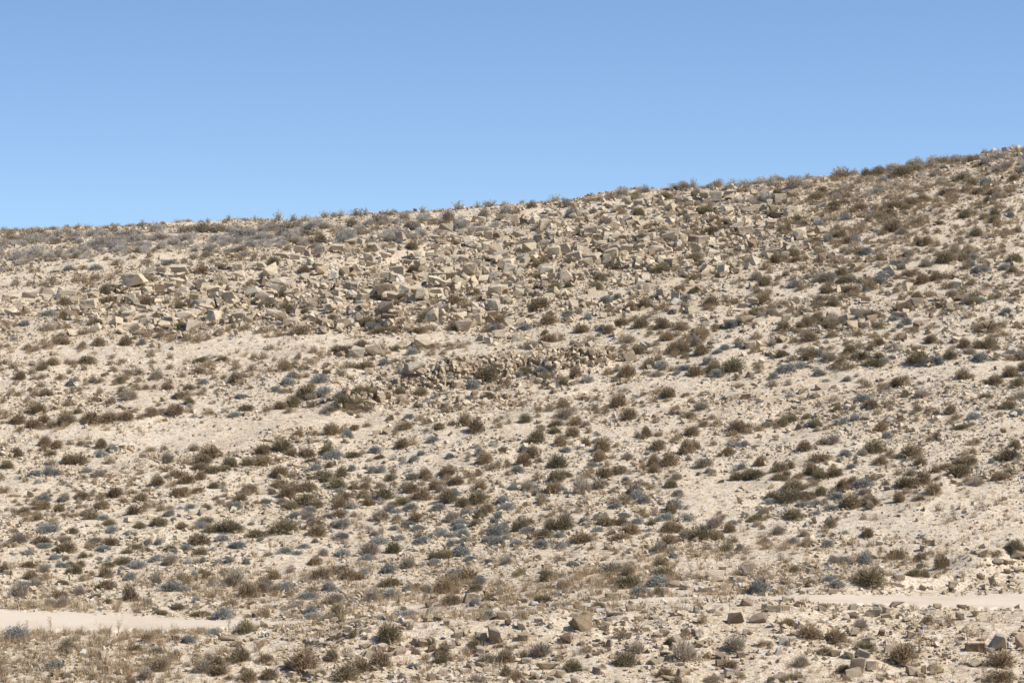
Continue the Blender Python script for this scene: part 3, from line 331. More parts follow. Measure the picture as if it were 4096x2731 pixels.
def base_z(x, y):
    y = np.maximum(np.asarray(y, float), .01); u = np.asarray(x) * F / y + CU
    fi = np.clip(np.interp(y, dg, np.arange(len(dg))), 0, len(dg) - 1.001)
    fj = np.clip((u - ug[0]) / 16.0, 0, len(ug) - 1.001)
    i = fi.astype(int); j = fj.astype(int); a = fi - i; b = fj - j
    return (ZG[i, j]*(1-a)*(1-b) + ZG[i+1, j]*a*(1-b) + ZG[i, j+1]*(1-a)*b + ZG[i+1, j+1]*a*b)
_nt = rng.random((256, 256))
def vnoise(x, y, s, off=0):
    x = np.asarray(x) / s + 37.3 * off; y = np.asarray(y) / s + 11.7 * off
    i = np.floor(x).astype(int); j = np.floor(y).astype(int); a = x - i; b = y - j
    a = a*a*(3-2*a); b = b*b*(3-2*b)
    g = lambda p, q: _nt[p % 256, q % 256]
    return (g(i, j)*(1-a)*(1-b) + g(i+1, j)*a*(1-b) + g(i, j+1)*(1-a)*b + g(i+1, j+1)*a*b) * 2 - 1
def base_hit(u, v):     # point of the smooth slope seen at photo pixel (u, v)
    d = np.arange(56, 134, .1); x = d * (u - CU) / F
    row = HOR - F * base_z(x, d) / d
    k = np.argmax(row <= v); return x[k], d[k]
HEAPS = []
for p, q, s, h in (((1340, 1640), (1800, 1540), .65, .28), ((1800, 1540), (2360, 1455), .6, .48),
                   ((1150, 1110), (1900, 960), .9, .30), ((2380, 850), (2900, 800), .8, .35), ((1480, 930), (2150, 860), .8, .25),
                   ((940, 1840), (1320, 1780), .7, .22), ((300, 1690), (720, 1660), .6, .15), ((3400, 2360), (3750, 2330), .45, .16), ((3900, 2290), (4150, 2240), .6, .4)):
    HEAPS.append((*base_hit(*p), *base_hit(*q), s, h))
HEAPS.append((61.2*(1500-CU)/F, 61.2, 61.0*(2180-CU)/F, 61.0, .9, .34))
HOLE = base_hit(1024 + 1460 / 2.296, 1250 + 640 / 2.296)
HEAPS.append((HOLE[0] - .10, HOLE[1] + .02, HOLE[0] + .10, HOLE[1] + .02, .34, -.50))
def track_d(u):         # depth of the track's middle line
    return np.interp(u, [-2000, 0, 1000, 1600, 2200, 2700, 3200, 4096, 6000], [64.2, 64.3, 64.3, 64.4, 64.6, 64.7, 64.5, 64.4, 64.2])
def track_w(u):
    return np.interp(u, [-2000, 0, 900, 1400, 2500, 3200, 4096, 6000], [1.75, 1.7, 1.2, .55, .75, 1.0, 1.5, 1.7])
def terrain(x, y, fine=False):
    x = np.asarray(x, float); y = np.asarray(y, float)
    z = base_z(x, y)
    for x0, y0, x1, y1, s, h in HEAPS:
        dx, dy = x1 - x0, y1 - y0
        t = np.clip(((x-x0)*dx + (y-y0)*dy) / (dx*dx + dy*dy), 0, 1)
        z = z + h * np.exp(-((x-x0-t*dx)**2 + (y-y0-t*dy)**2) / (s*s))
    u = x * F / np.maximum(y, 1) + CU
    off = np.clip((np.abs(y - track_d(u)) - track_w(u)) / .7, 0, 1)
    amp = np.clip((y - 50) / 8, .15, 1) * (off * .9 + .1) * np.clip((150 - y) / 14, .25, 1)
    z = z + amp * (.10 * vnoise(x, y, 3.1, 1) + .055 * vnoise(x, y, 1.3, 2))
    if fine:
        z = z + amp * (.035 * vnoise(x, y, .55, 3) + .02 * vnoise(x, y, .25, 4)) - .03 * (off < .3) * (np.abs(y - 64.4) < 3)
    return z
# photo pixel -> point of the ground
hd = np.arange(56.5, 136, .1)
hu = np.arange(-420, 4520, 8.0)
HX = hd[:, None] * (hu[None] - CU) / F
HR = HOR - F * terrain(HX, np.broadcast_to(hd[:, None], HX.shape)) / hd[:, None]
HM = np.minimum.accumulate(HR, axis=0)
def ground_at(u, v):
    j = int(np.clip(round((u - hu[0]) / 8.0), 0, len(hu) - 1))
    k = int(np.searchsorted(-HM[:, j], -v))
    if k >= len(hd): return None
    d = hd[k]
    if k > 0 and HM[k-1, j] > HM[k, j]: d -= .1 * min(1, max(0, (v - HM[k, j]) / (HM[k-1, j] - HM[k, j])))
    return d * (u - CU) / F, d
SKYROW = HM[-1]
# ------------------------------------------------------------------ node helpers
def mat(name):
    m = bpy.data.materials.new(name); m.use_nodes = True
    nt = m.node_tree; b = nt.nodes['Principled BSDF']
    b.inputs['Roughness'].default_value = .95
    b.inputs['Specular IOR Level'].default_value = .15
    return m, nt, b
def N(nt, t, **kw):
    n = nt.nodes.new(t)
    for k, v in kw.items():
        if k in n.inputs: n.inputs[k].default_value = v
        else: setattr(n, k, v)
    return n
def mix(nt, a, b, fac, mode='MIX'):
    n = nt.nodes.new('ShaderNodeMix'); n.data_type = 'RGBA'; n.blend_type = mode
    for idx, v in ((6, a), (7, b), (0, fac)):
        if isinstance(v, (float, int)): n.inputs[idx].default_value = v
        elif isinstance(v, (tuple, list)): n.inputs[idx].default_value = (*v[:3], 1)
        else: nt.links.new(v, n.inputs[idx])
    return n.outputs[2]
def ramp(nt, fac, lo, hi, a=0.0, b=1.0):
    n = nt.nodes.new('ShaderNodeMapRange'); n.inputs[1].default_value = lo; n.inputs[2].default_value = hi
    n.inputs[3].default_value = a; n.inputs[4].default_value = b; nt.links.new(fac, n.inputs[0]); return n.outputs[0]
def noise(nt, vec, scale, detail=3, rough=.6):
    n = N(nt, 'ShaderNodeTexNoise'); n.inputs['Scale'].default_value = scale; n.inputs['Detail'].default_value = detail; n.inputs['Roughness'].default_value = rough
    nt.links.new(vec, n.inputs['Vector']); return n.outputs[0]
def bump(nt, b, h, strength, dist):
    n = N(nt, 'ShaderNodeBump'); n.inputs['Strength'].default_value = strength; n.inputs['Distance'].default_value = dist
    nt.links.new(h, n.inputs['Height']); nt.links.new(n.outputs[0], b.inputs['Normal'])
def attr(nt, name):
    n = nt.nodes.new('ShaderNodeAttribute'); n.attribute_name = name; return n
def tint_of(nt, loose):
    if loose: return attr(nt, 'tint').outputs['Color']
    return nt.nodes.new('ShaderNodeObjectInfo').outputs['Color']
# ground
GM, nt, b = mat('sandy_ground')
P = N(nt, 'ShaderNodeNewGeometry').outputs['Position']
c = mix(nt, (.54, .423, .274), (.645, .53, .37), ramp(nt, noise(nt, P, .16, 4), .35, .65))
c = mix(nt, c, (.44, .335, .215), ramp(nt, noise(nt, P, .9, 6, .7), .48, .72, 0, .7))
vor = N(nt, 'ShaderNodeTexVoronoi'); vor.inputs['Scale'].default_value = 11; nt.links.new(P, vor.inputs['Vector'])
sel = N(nt, 'ShaderNodeSeparateColor'); nt.links.new(vor.outputs['Color'], sel.inputs[0])
c = mix(nt, c, (.64, .56, .44), ramp(nt, sel.outputs[0], .68, .76, 0, .8))
c = mix(nt, c, (.30, .20, .13), ramp(nt, sel.outputs[1], .82, .87, 0, .65))
vo2 = N(nt, 'ShaderNodeTexVoronoi'); vo2.inputs['Scale'].default_value = 24; nt.links.new(P, vo2.inputs['Vector'])
se2 = N(nt, 'ShaderNodeSeparateColor'); nt.links.new(vo2.outputs['Color'], se2.inputs[0])
c = mix(nt, c, (.70, .62, .50), ramp(nt, se2.outputs[0], .74, .8, 0, .7)); c = mix(nt, c, (.26, .19, .13), ramp(nt, se2.outputs[1], .80, .86, 0, .6))
fine = noise(nt, P, 26, 3, .7)
c = mix(nt, c, (.36, .255, .155), ramp(nt, fine, .55, .8, 0, .5))
nt.links.new(c, b.inputs['Base Color'])
hgt = mix(nt, fine, ramp(nt, vor.outputs['Distance'], 0, .06, 1, 0), .55)
bump(nt, b, hgt, .95, .07)
# track
TM, nt, b = mat('packed_pale_dust')
P = N(nt, 'ShaderNodeNewGeometry').outputs['Position']
c = mix(nt, (.60, .50, .378), (.53, .43, .31), ramp(nt, noise(nt, P, .7, 4), .4, .7))
fine = noise(nt, P, 20, 4, .7)
c = mix(nt, c, (.52, .41, .29), ramp(nt, fine, .58, .75, 0, .5))
nt.links.new(c, b.inputs['Base Color']); bump(nt, b, fine, .35, .03)
def rock_mat(name, loose):
    m, nt, b = mat(name)
    base = tint_of(nt, loose)
    if loose: V = N(nt, 'ShaderNodeNewGeometry').outputs['Position']
    else: V = N(nt, 'ShaderNodeTexCoord').outputs['Object']
    s = 3.0 if not loose else 4.5
    if not loose:
        oi = nt.nodes.new('ShaderNodeObjectInfo'); va = nt.nodes.new('ShaderNodeVectorMath'); va.operation = 'MULTIPLY_ADD'
        nt.links.new(oi.outputs['Random'], va.inputs[0]); va.inputs[1].default_value = (31, 17, 53); nt.links.new(V, va.inputs[2]); V = va.outputs[0]
    n1 = noise(nt, V, s, 5, .62)
    c = mix(nt, base, (.55, .51, .46), ramp(nt, n1, .48, .72, 0, .5), 'MULTIPLY')
    c = mix(nt, c, (1.0, .93, .80), ramp(nt, noise(nt, V, s * .6, 3), .55, .7, 0, .28), 'SOFT_LIGHT')
    w = N(nt, 'ShaderNodeTexWave'); w.inputs['Scale'].default_value = 2.2; w.inputs['Distortion'].default_value = 5; w.inputs['Detail'].default_value = 3; w.bands_direction = 'Z'
    nt.links.new(V, w.inputs['Vector'])
    c = mix(nt, c, (.73, .65, .56), ramp(nt, w.outputs['Fac'], .55, .9, 0, .35), 'MULTIPLY')
    sp = noise(nt, V, s * 6, 3, .7)
    c = mix(nt, c, (.22, .18, .14), ramp(nt, sp, .60, .70, 0, .6))
    nt.links.new(c, b.inputs['Base Color'])
    bump(nt, b, mix(nt, n1, sp, .5), .9, .12)
    return m
ROCK, ROCKL = rock_mat('weathered_stone', False), rock_mat('weathered_loose_stone', True)
def plant_mat(name, loose):
    m, nt, b = mat(name)
    base = tint_of(nt, loose); tw = attr(nt, 'tw').outputs['Fac']
    c = mix(nt, base, (.45, .42, .40), ramp(nt, tw, 0, .5, .7, 0), 'MULTIPLY')
    c = mix(nt, c, (.42, .36, .29), ramp(nt, tw, .72, 1, 0, .42))
    nt.links.new(c, b.inputs['Base Color'])
    tr = nt.nodes.new('ShaderNodeBsdfTranslucent'); nt.links.new(c, tr.inputs[0])
    ms = nt.nodes.new('ShaderNodeMixShader'); ms.inputs[0].default_value = .2
    nt.links.new(b.outputs[0], ms.inputs[1]); nt.links.new(tr.outputs[0], ms.inputs[2])
    nt.links.new(ms.outputs[0], nt.nodes['Material Output'].inputs[0])
    return m
PLANT, PLANTL = plant_mat('dry_twigs', False), plant_mat('dry_twigs_loose', True)
WOOD, nt, b = mat('grey_wood'); b.inputs['Base Color'].default_value = (.10, .08, .06, 1)
# ------------------------------------------------------------------ mesh helpers
def raw_mesh(name, V, T, tw=None, tint=None, m=None, smooth_=False):
    me = bpy.data.meshes.new(name)
    V = np.ascontiguousarray(V, np.float32); T = np.ascontiguousarray(T, np.int32)
    me.vertices.add(len(V)); me.vertices.foreach_set('co', V.ravel())
    me.loops.add(T.size); me.loops.foreach_set('vertex_index', T.ravel())
    me.polygons.add(len(T)); me.polygons.foreach_set('loop_start', np.arange(0, T.size, T.shape[1], dtype=np.int32))
    me.polygons.foreach_set('use_smooth', np.full(len(T), smooth_))
    if tw is not None:
        a = me.attributes.new('tw', 'FLOAT', 'POINT'); a.data.foreach_set('value', np.ascontiguousarray(tw, np.float32))
    if tint is not None:
        a = me.attributes.new('tint', 'FLOAT_COLOR', 'POINT')
        a.data.foreach_set('color', np.ascontiguousarray(np.concatenate([tint, np.ones((len(tint), 1))], 1), np.float32).ravel())
    me.update(); me.validate()
    if m: me.materials.append(m)
    return me
def link(name, me, **props):
    o = bpy.data.objects.new(name, me); COL.objects.link(o)
    for k, v in props.items(): o[k] = v
    return o
# ------------------------------------------------------------------ ground and track
uf = np.arange(-420, 4521, 13.0)
us = np.concatenate([-np.geomspace(40000, 500, 26), uf, 4096 + np.geomspace(500, 40000, 26)])
ds = np.concatenate([[.6, 2, 4, 7, 11, 16, 22, 29, 36, 43, 49, 53, 55.5], np.arange(57, 137, .17), np.geomspace(138, 5000, 34)])
X = ds[:, None] * (us[None] - CU) / F; Y = np.broadcast_to(ds[:, None], X.shape)
Z = terrain(X, Y, True)
n_, m_ = X.shape
idx = np.arange(n_ * m_).reshape(n_, m_)
Q = np.stack([idx[:-1, :-1], idx[:-1, 1:], idx[1:, 1:], idx[1:, :-1]], -1).reshape(-1, 4)
link('ground', raw_mesh('ground', np.stack([X, Y, Z], -1).reshape(-1, 3), Q, m=GM, smooth_=True), kind='structure', label='sandy stony hillside rising to the skyline')
tu = np.arange(-1800, 5900, 9.0); tv = np.linspace(-1, 1, 21)
td, tw_ = track_d(tu), track_w(tu)
e0 = 1 + .12 * vnoise(tu, tu * 0 + 3, 9, 15) + .22 * vnoise(tu, tu * 0, 120, 5) + .10 * vnoise(tu, tu * 0, 30, 6); e1 = 1 + .12 * vnoise(tu, tu * 0 + 7, 8, 16) + .22 * vnoise(tu, tu * 0 + 50, 140, 7) + .10 * vnoise(tu, tu * 0 + 9, 26, 8)
TY = td[None] + tw_[None] * np.where(tv[:, None] < 0, tv[:, None] * e0[None], tv[:, None] * e1[None])
TX = TY * (tu[None] - CU) / F
TZ = terrain(TX, TY) + .012 + .012 * (1 - tv[:, None] ** 2) - .075 * (np.abs(tv[:, None]) > .99)
n_, m_ = TX.shape; idx = np.arange(n_ * m_).reshape(n_, m_)
Q = np.stack([idx[:-1, :-1], idx[:-1, 1:], idx[1:, 1:], idx[1:, :-1]], -1).reshape(-1, 4)
link('track', raw_mesh('track', np.stack([TX, TY, TZ], -1).reshape(-1, 3), Q, m=TM, smooth_=True), kind='structure', label='pale dusty track crossing the foot of the hill')
# ------------------------------------------------------------------ prototypes
def blades(P0, P1, w, tw):
    """thin triangular twigs from P0 to the tip P1"""
    n = len(P0); d = P1 - P0; r = rng.normal(size=(n, 3)); s = np.cross(d, r); s /= np.linalg.norm(s, axis=1, keepdims=True) + 1e-9
    w = np.broadcast_to(np.asarray(w), (n,))[:, None]
    V = np.stack([P0 - s * w, P0 + s * w, P1], 1).reshape(-1, 3)
    return V, np.arange(3 * n).reshape(n, 3), np.repeat(tw, 3)
def ribbons(P0, P1, w, tw):
    n = len(P0); d = P1 - P0; r = rng.normal(size=(n, 3)); s = np.cross(d, r); s /= np.linalg.norm(s, axis=1, keepdims=True) + 1e-9
    w = np.broadcast_to(np.asarray(w), (n,))[:, None]
    V = np.stack([P0 - s * w, P0 + s * w, P1 + s * w * .7, P1 - s * w * .7], 1).reshape(-1, 3)
    k = 4 * np.arange(n)[:, None]
    return V, np.concatenate([k + [[0, 1, 2]], k + [[0, 2, 3]]]), np.repeat(tw, 4)
def join(parts):
    V, T, W, k = [], [], [], 0
    for v, t, w in parts: V.append(v); T.append(t + k); W.append(w); k += len(v)
    return np.concatenate(V), np.concatenate(T), np.concatenate(W)
def dome_dirs(n, lo=0.0):
    a = rng.uniform(0, 2 * np.pi, n); z = rng.uniform(lo, 1, n); r = np.sqrt(1 - z * z)
    return np.stack([r * np.cos(a), r * np.sin(a), z], 1)
def lobes(k):
    """outline of a shrub: a few bumps, so that it is no perfect dome"""
    c = dome_dirs(k, .05); a = rng.uniform(-.34, .22, k)
    def f(d):
        r = np.full(len(d), .86)
        for ci, ai in zip(c, a): r = r + ai * np.exp(-(1 - d @ ci) / .16)
        return np.clip(r, .5, 1.12)
    return f
def make_shrub(kind, n):
    f = lobes(11)
    sc = np.array([.5, .5, 1.0])
    def twigs(n, d, q0, q1, jit, up, l0, l1, w0, w1):
        r = f(d); p0 = d * (r * rng.uniform(q0, q1, n) ** .7)[:, None]
        dd = d + rng.normal(size=(n, 3)) * jit + [0, 0, up]; dd /= np.linalg.norm(dd, axis=1, keepdims=True)
        p1 = p0 + dd * rng.uniform(l0, l1, n)[:, None]
        return blades(p0 * sc, p1 * sc, rng.uniform(w0, w1, n), rng.random(n))
    if kind == 'g':            # tight cushion of short grey twigs
        A = join([twigs(n * 3 // 4, dome_dirs(n * 3 // 4, .0), .45, 1.0, .55, 0, .08, .19, .011, .020), twigs(n // 4, dome_dirs(n // 4, .0), .1, .6, .5, 0, .2, .34, .016, .028)])
    elif kind == 'p':          # open, upright pale brush
        A = join([twigs(n * 2 // 3, dome_dirs(n * 2 // 3, .1), .3, 1.0, .32, .25, .12, .30, .008, .015), twigs(n // 3, dome_dirs(n // 3, .2), .0, .5, .3, .3, .3, .5, .010, .017)])
    else:                      # ball of dead twigs, brown or olive
        A = join([twigs(n * 2 // 3, dome_dirs(n * 2 // 3, -.02), .4, 1.0, .42, .03, .08, .22, .009, .016), twigs(n // 3, dome_dirs(n // 3, -.02), .05, .6, .4, 0, .22, .42, .013, .022)])
    V, T, W = A
    V = V.copy(); V[:, 2] = np.maximum(V[:, 2], -.06)
    return V, T, W
def make_sage(n):
    parts = []
    ns = n // 14
    a = rng.uniform(0, 2 * np.pi, ns); rr_ = rng.uniform(.02, .5, ns) ; h = rng.uniform(.3, 1.0, ns) * (1 - .45 * rr_)
    b0 = np.stack([np.cos(a) * rr_ * .35, np.sin(a) * rr_ * .35, np.zeros(ns)], 1)
    tip = np.stack([np.cos(a) * rr_, np.sin(a) * rr_, h], 1)
    parts.append(blades(b0, tip, .016, rng.random(ns) * .4))
    t = rng.uniform(.15, 1.0, (ns, 11)); q = b0[:, None] + (tip - b0)[:, None] * t[..., None]; q = q.reshape(-1, 3)
    dd = rng.normal(size=q.shape) * [.05, .05, .03] + [0, 0, .055]
    parts.append(blades(q, q + dd * 1.5, .02, rng.random(len(q))))
    return join(parts)
def make_thistle_stem():
    P0, P1, Wd, tips = [], [], [], []
    ns = random.randint(3, 6)
    for s in range(ns):
        a = random.uniform(0, 6.28); lean = random.uniform(.05, .42); hh = random.uniform(.6, 1.0)
        p = np.array([0, 0, 0.0]); d = np.array([math.cos(a) * lean, math.sin(a) * lean, 1.0]); k = 5
        for i in range(k):
            q = p + d * hh / k + rng.normal(size=3) * .02
            P0.append(p); P1.append(q); Wd.append(.013 - .0015 * i)
            if i >= 1:
                for _ in range(random.randint(1, 2)):
                    e = rng.normal(size=3) * [.15, .15, .05] + [0, 0, .13]; e = e * (1 - .09 * i)
                    P0.append(q); P1.append(q + e); Wd.append(.008); tips.append(q + e)
                    e2 = e * .5 + rng.normal(size=3) * .05; P0.append(q + e * .6); P1.append(q + e * .6 + e2); Wd.append(.006); tips.append(q + e * .6 + e2)
            p = q
        tips.append(p)
    P0 = np.array(P0); P1 = np.array(P1); Wd = np.array(Wd)
    A = join([ribbons(P0, P1, Wd, rng.uniform(.3, 1, len(P0))), ribbons(P0, P1, Wd, rng.uniform(.3, 1, len(P0)))])
    return A, np.array(tips)
def make_heads(tips):
    oc = np.array([[1, 0, 0], [-1, 0, 0], [0, 1, 0], [0, -1, 0], [0, 0, 1.4], [0, 0, -1]], float)
    of = np.array([[0, 2, 4], [2, 1, 4], [1, 3, 4], [3, 0, 4], [2, 0, 5], [1, 2, 5], [3, 1, 5], [0, 3, 5]])
    r = rng.uniform(.012, .028, len(tips))
    V = (oc[None] * r[:, None, None] + tips[:, None]).reshape(-1, 3)
    T = (of[None] + 6 * np.arange(len(tips))[:, None, None]).reshape(-1, 3)
    return V, T, np.repeat(rng.random(len(tips)), 6)
def make_rock(n, detail):
    """angular block: hull of jittered points of a box, edges worn, faces roughened"""
    bm = bmesh.new()
    sh = rng.uniform(-.35, .35, 2); pts = []
    form = random.random()
    for sx_ in (-1, 1):
        for sy_ in (-1, 1):
            for sz_ in (-1, 1):
                p = np.array([sx_, sy_, sz_]) * rng.uniform(.58 if form < .5 else .35, 1, 3)
                p[0] += sh[0] * p[2]; p[1] += sh[1] * p[2]; pts.append(p)
    random.shuffle(pts)
    drop = random.choice((0, 1, 1, 2, 2)) if form < .6 else 3
    pts = pts[drop:]
    for _ in range(n):      # a few broken-off corners and bulged faces
        p = rng.uniform(-1, 1, 3); p[rng.integers(3)] = random.choice((-1, 1)) * rng.uniform(.8, 1.05); p = p * [.75, .75, 1]
        pts.append(p)
    for p in pts: bm.verts.new(p)
    g = bmesh.ops.convex_hull(bm, input=bm.verts)
    bmesh.ops.delete(bm, geom=[v for v in bm.verts if not v.link_faces], context='VERTS')
    if detail:
        bmesh.ops.dissolve_limit(bm, angle_limit=.16, verts=bm.verts, edges=bm.edges)
        bmesh.ops.bevel(bm, geom=bm.edges[:], offset=.045, segments=1, affect='EDGES', profile=.5)
        bmesh.ops.triangulate(bm, faces=bm.faces[:])
        for _ in range(2):
            es = [e for e in bm.edges if e.calc_length() > .42]
            if es: bmesh.ops.subdivide_edges(bm, edges=es, cuts=1); bmesh.ops.triangulate(bm, faces=bm.faces[:])
        o = rng.uniform(0, 99, 3)
        for v in bm.verts:
            q = np.array(v.co) * 1.6 + o
            v.co += v.co.normalized() * float(.035 * vnoise(q[0] + q[2] * .7, q[1] - q[2] * .6, 1.0, 9) + .035 * vnoise(q[0] * 2.5 - q[2], q[1] * 2.5 + q[2] * 1.7, 1.0, 10))
    bmesh.ops.triangulate(bm, faces=bm.faces[:])
    bmesh.ops.recalc_face_normals(bm, faces=bm.faces[:])
    bm.verts.ensure_lookup_table(); bm.verts.index_update()
    V = np.array([v.co[:] for v in bm.verts]); T = np.array([[v.index for v in f.verts] for f in bm.faces]); bm.free()
    lo, hi = V.min(0), V.max(0); V = (V - (lo + hi) / 2) / (hi - lo); V[:, 2] += .5
    return V, T, np.zeros(len(V))
PROTO = {}
for k, cnt, n in (('b', 12, 1900), ('o', 9, 2000), ('g', 9, 1700), ('p', 8, 1300), ('s', 9, 620)):
    PROTO[k] = [make_sage(n) if k == 's' else make_shrub(k, n) for _ in range(cnt)]
SMALL = {k: [make_sage(220) if k == 's' else make_shrub(k, q) for _ in range(6)] for k, q in (('b', 620), ('o', 620), ('g', 560), ('p', 420), ('s', 0)) if q}
SMALL['s'] = PROTO['s']
for k in SMALL:     # fewer twigs, each a little thicker, on the plants that show only a few pixels
    if k != 's': SMALL[k] = [(v.reshape(-1, 3, 3).mean(1, keepdims=True) * 0 + v.reshape(-1, 3, 3), t, w) for v, t, w in SMALL[k]]; SMALL[k] = [(v.reshape(-1, 3), t, w) for v, t, w in SMALL[k]]
ROCKS = [make_rock(random.randint(2, 6), True) for _ in range(44)]
STONES = [make_rock(random.randint(0, 2), False) for _ in range(30)]
PEBBLES = [make_rock(0, False) for _ in range(12)]
# ------------------------------------------------------------------ colours that the things themselves have
TINT = {'b': (.385, .292, .18), 'o': (.32, .262, .155), 'g': (.365, .36, .318), 'p': (.46, .39, .30), 's': (.54, .52, .42), 't': (.47, .345, .205), 'h': (.55, .50, .42),
        'c': (.655, .545, .385), 'n': (.56, .45, .305), 'k': (.52, .41, .295), 'r': (.32, .235, .155), 'y': (.55, .475, .355), 'w': (.68, .61, .52)}
def tint(k, n=1, j=.10):
    t = np.array(TINT[k])[None] * rng.uniform(1 - j * 1.6, 1 + j * 1.6, (n, 1)) * rng.uniform(1 - j * .16, 1 + j * .16, (n, 3))
    return t
ROCKKINDS = 'cnkryw'
# ------------------------------------------------------------------ survey -> items
items = []
for (ox, oy), txt in SURVEY.items():
    for q in txt.replace('\n', '').split(','):
        q = q.split()
        if not q: continue
        cx, by, w, h = (float(a) / 2.296 for a in q[:4])
        u, v = ox + cx, oy + by
        j = int(np.clip(round((u - hu[0]) / 8.0), 0, len(hu) - 1))
        v = max(v, SKYROW[j] + (4 if v > SKYROW[j] - 14 else 0))
        g = ground_at(u, v)
        if g is None: g = (133.0 * (u - CU) / F, 133.0)
        x, y = g; k = q[4]; s = y / F
        W, H = w * s, h * s
        it = dict(k=k, tag=q[5] if len(q) > 5 else None, area=w * h, u=u, v=v, w=W)
        if k in ROCKKINDS:
            dp = min(W, H * 1.25) * random.uniform(.75, 1.0)
            it.update(x=x, y=y + dp * .45, d=dp * .9, w=W * .92, h=max(.66 * H, H - .2 * dp) * 1.1, sink=.08, pile=.10 if v < 1400 else 0)
        else:
            it.update(x=x, y=y + W * .30, d=W * random.uniform(.85, 1.05), h=H * (.98 if k != 't' else 1.0), sink=.03)
            if k == 's': it['w'] *= 1.45; it['d'] *= 1.3; it['h'] *= random.uniform(1.0, 1.5)
            if k in 'bogp': it['w'] *= 1.32; it['d'] *= 1.3; it['h'] *= 1.24
        if it['tag'] == 'LINTEL': it.update(x=HOLE[0] + .05, y=HOLE[1] + .10, w=.80, d=.75, h=.26, zz=.40)
        items.append(it)
        if k in 'bog' and v < 2330 and float(q[2]) > 85 and random.random() < (.6 if k != 'g' else .4):     # shrubs grow in clumps
            f_ = random.uniform(.5, .85); t_ = dict(it); a_ = random.choice((-1, 1))
            t_.update(tag=None, w=it['w'] * f_, d=it['d'] * f_, h=it['h'] * f_ * random.uniform(.8, 1.2), x=it['x'] + a_ * it['w'] * random.uniform(.35, .75), y=it['y'] + a_ * it['w'] * random.uniform(-.1, .6), area=it['area'] * f_ * f_)
            t_['u'] = t_['x'] * F / t_['y'] + CU; items.append(t_)
        if it['tag'] == 'LINTEL':       # what holds the lintel up: a stone on either side and a back stone
            for dx, dy, w_, d_, h_, k_ in ((-.40, .0, .26, .5, .52, 'r'), (.42, .05, .28, .5, .50, 'n'), (.0, .42, .9, .25, .55, 'n')):
                items.append(dict(k=k_, tag=None, area=1500, u=u, v=v, w=w_, x=HOLE[0] + dx, y=HOLE[1] + dy, d=d_, h=h_, sink=.0, zz=-.10))
# ------------------------------------------------------------------ what the survey leaves out, by how thick it grows or lies (cells of 256 x 128 photo pixels)
GRID = {'p': '0000000000000011 0000000000112221 5566666431000110 6666655310000000 2110000000000000' + ' 0000000000000000' * 12, 'b': "0000000000000234 0000000022335677 3333333333324788 4554331222247888 5544333334468888 5444433344688888 4411112357888877 6554332223554444 3110112344444433 3322334444444444 5543455555544444 5544555555444210 4444444444332100 4433333333210122 0000111111111111 1111122222111111 1111222222111111",
        'g': "0000000000000011 0000000011111111 2222221000001111 2211100000011222 1100000000012222 1100000001222222 1000011122222222 1111112112222222 0000012222222222 1112344443333222 2233456666543222 3444567777653210 4555556666542100 3344444433210011 0000111100000000 1100111111000011 1111111110000011",
        'q': "0000000000000124 0000000044665322 1111123567776211 1223456888754322 5678888866532332 5557886542334433 1111133467223333 1111246742112222 1111222222223332 1122433222222222 2222322222222222 1111111111111111 1111111111111111 1111111111122233 0112234444444444 1123444444333344 1123444444333444",
        't': "0000000000001333 0000000000003332 1111000000000221 0000000000000000 0000000000000000 2111112200000000 0001110000000000 0000001121000000 1110000000100000 0011000000000000 0000000001000011 0000010011100011 0001111122333310 2223334556432100 5411112111000010 8863222211111122 6432222111111223"}
GRID = {k: np.array([[int(c) for c in r] for r in s.split()], float) for k, s in GRID.items()}
def dens(k, u, v):
    a = GRID[k]; fu = np.clip(u / 256 - .5, 0, 14.999); fv = np.clip((v - 640) / 128 - .5, 0, 15.999)
    i = fv.astype(int); j = fu.astype(int); p = fv - i; q = fu - j
    return a[i, j]*(1-p)*(1-q) + a[i+1, j]*p*(1-q) + a[i, j+1]*(1-p)*q + a[i+1, j+1]*p*q
BARE = [[(0, 1390), (420, 1378), (1024, 1346), (1760, 1328), (1850, 1345), (1600, 1388), (1300, 1418), (900, 1440), (0, 1452)],
        [(0, 1720), (330, 1712), (760, 1678), (1040, 1662), (1440, 1642), (1560, 1652), (1330, 1690), (1100, 1725), (900, 1790), (620, 1800), (300, 1750), (0, 1760)],
        [(2300, 1530), (3100, 1520), (3500, 1480), (4096, 1440), (4096, 1500), (3500, 1540), (3050, 1570), (2300, 1560)],
        [(3480, 2010), (3800, 1950), (4096, 1930), (4096, 2170), (3960, 2200), (3700, 2140), (3300, 2130)]]
def inside(poly, u, v):
    r = np.zeros(len(u), bool); n = len(poly)
    for a in range(n):
        (x0, y0), (x1, y1) = poly[a], poly[(a + 1) % n]
        c = (y0 > v) != (y1 > v)
        r ^= c & (u < (x1 - x0) * (v - y0) / ((y1 - y0) or 1e-9) + x0)
    return r
NS = 400000
sd = rng.uniform(57, 135.5, NS); su = rng.uniform(-330, 4430, NS)
keep = rng.random(NS) < sd / 135.5; sd, su = sd[keep], su[keep]
sx = sd * (su - CU) / F; sv = HOR - F * terrain(sx, sd) / sd
AREA = (135.5**2 - 57**2) / 2 * (4760 / F); PERM2 = len(sd) / AREA
ontrack = np.abs(sd - track_d(su)) < track_w(su) * 1.08
bare = np.zeros(len(sd), bool)
for p in BARE: bare |= inside(p, su, sv)
clump2 = np.clip(.5 + 1.3 * vnoise(sx + .8 * sd, sd - .3 * sx, 1.6, 16) + .5 * vnoise(sx, sd, .7, 17), .12, 1.3)
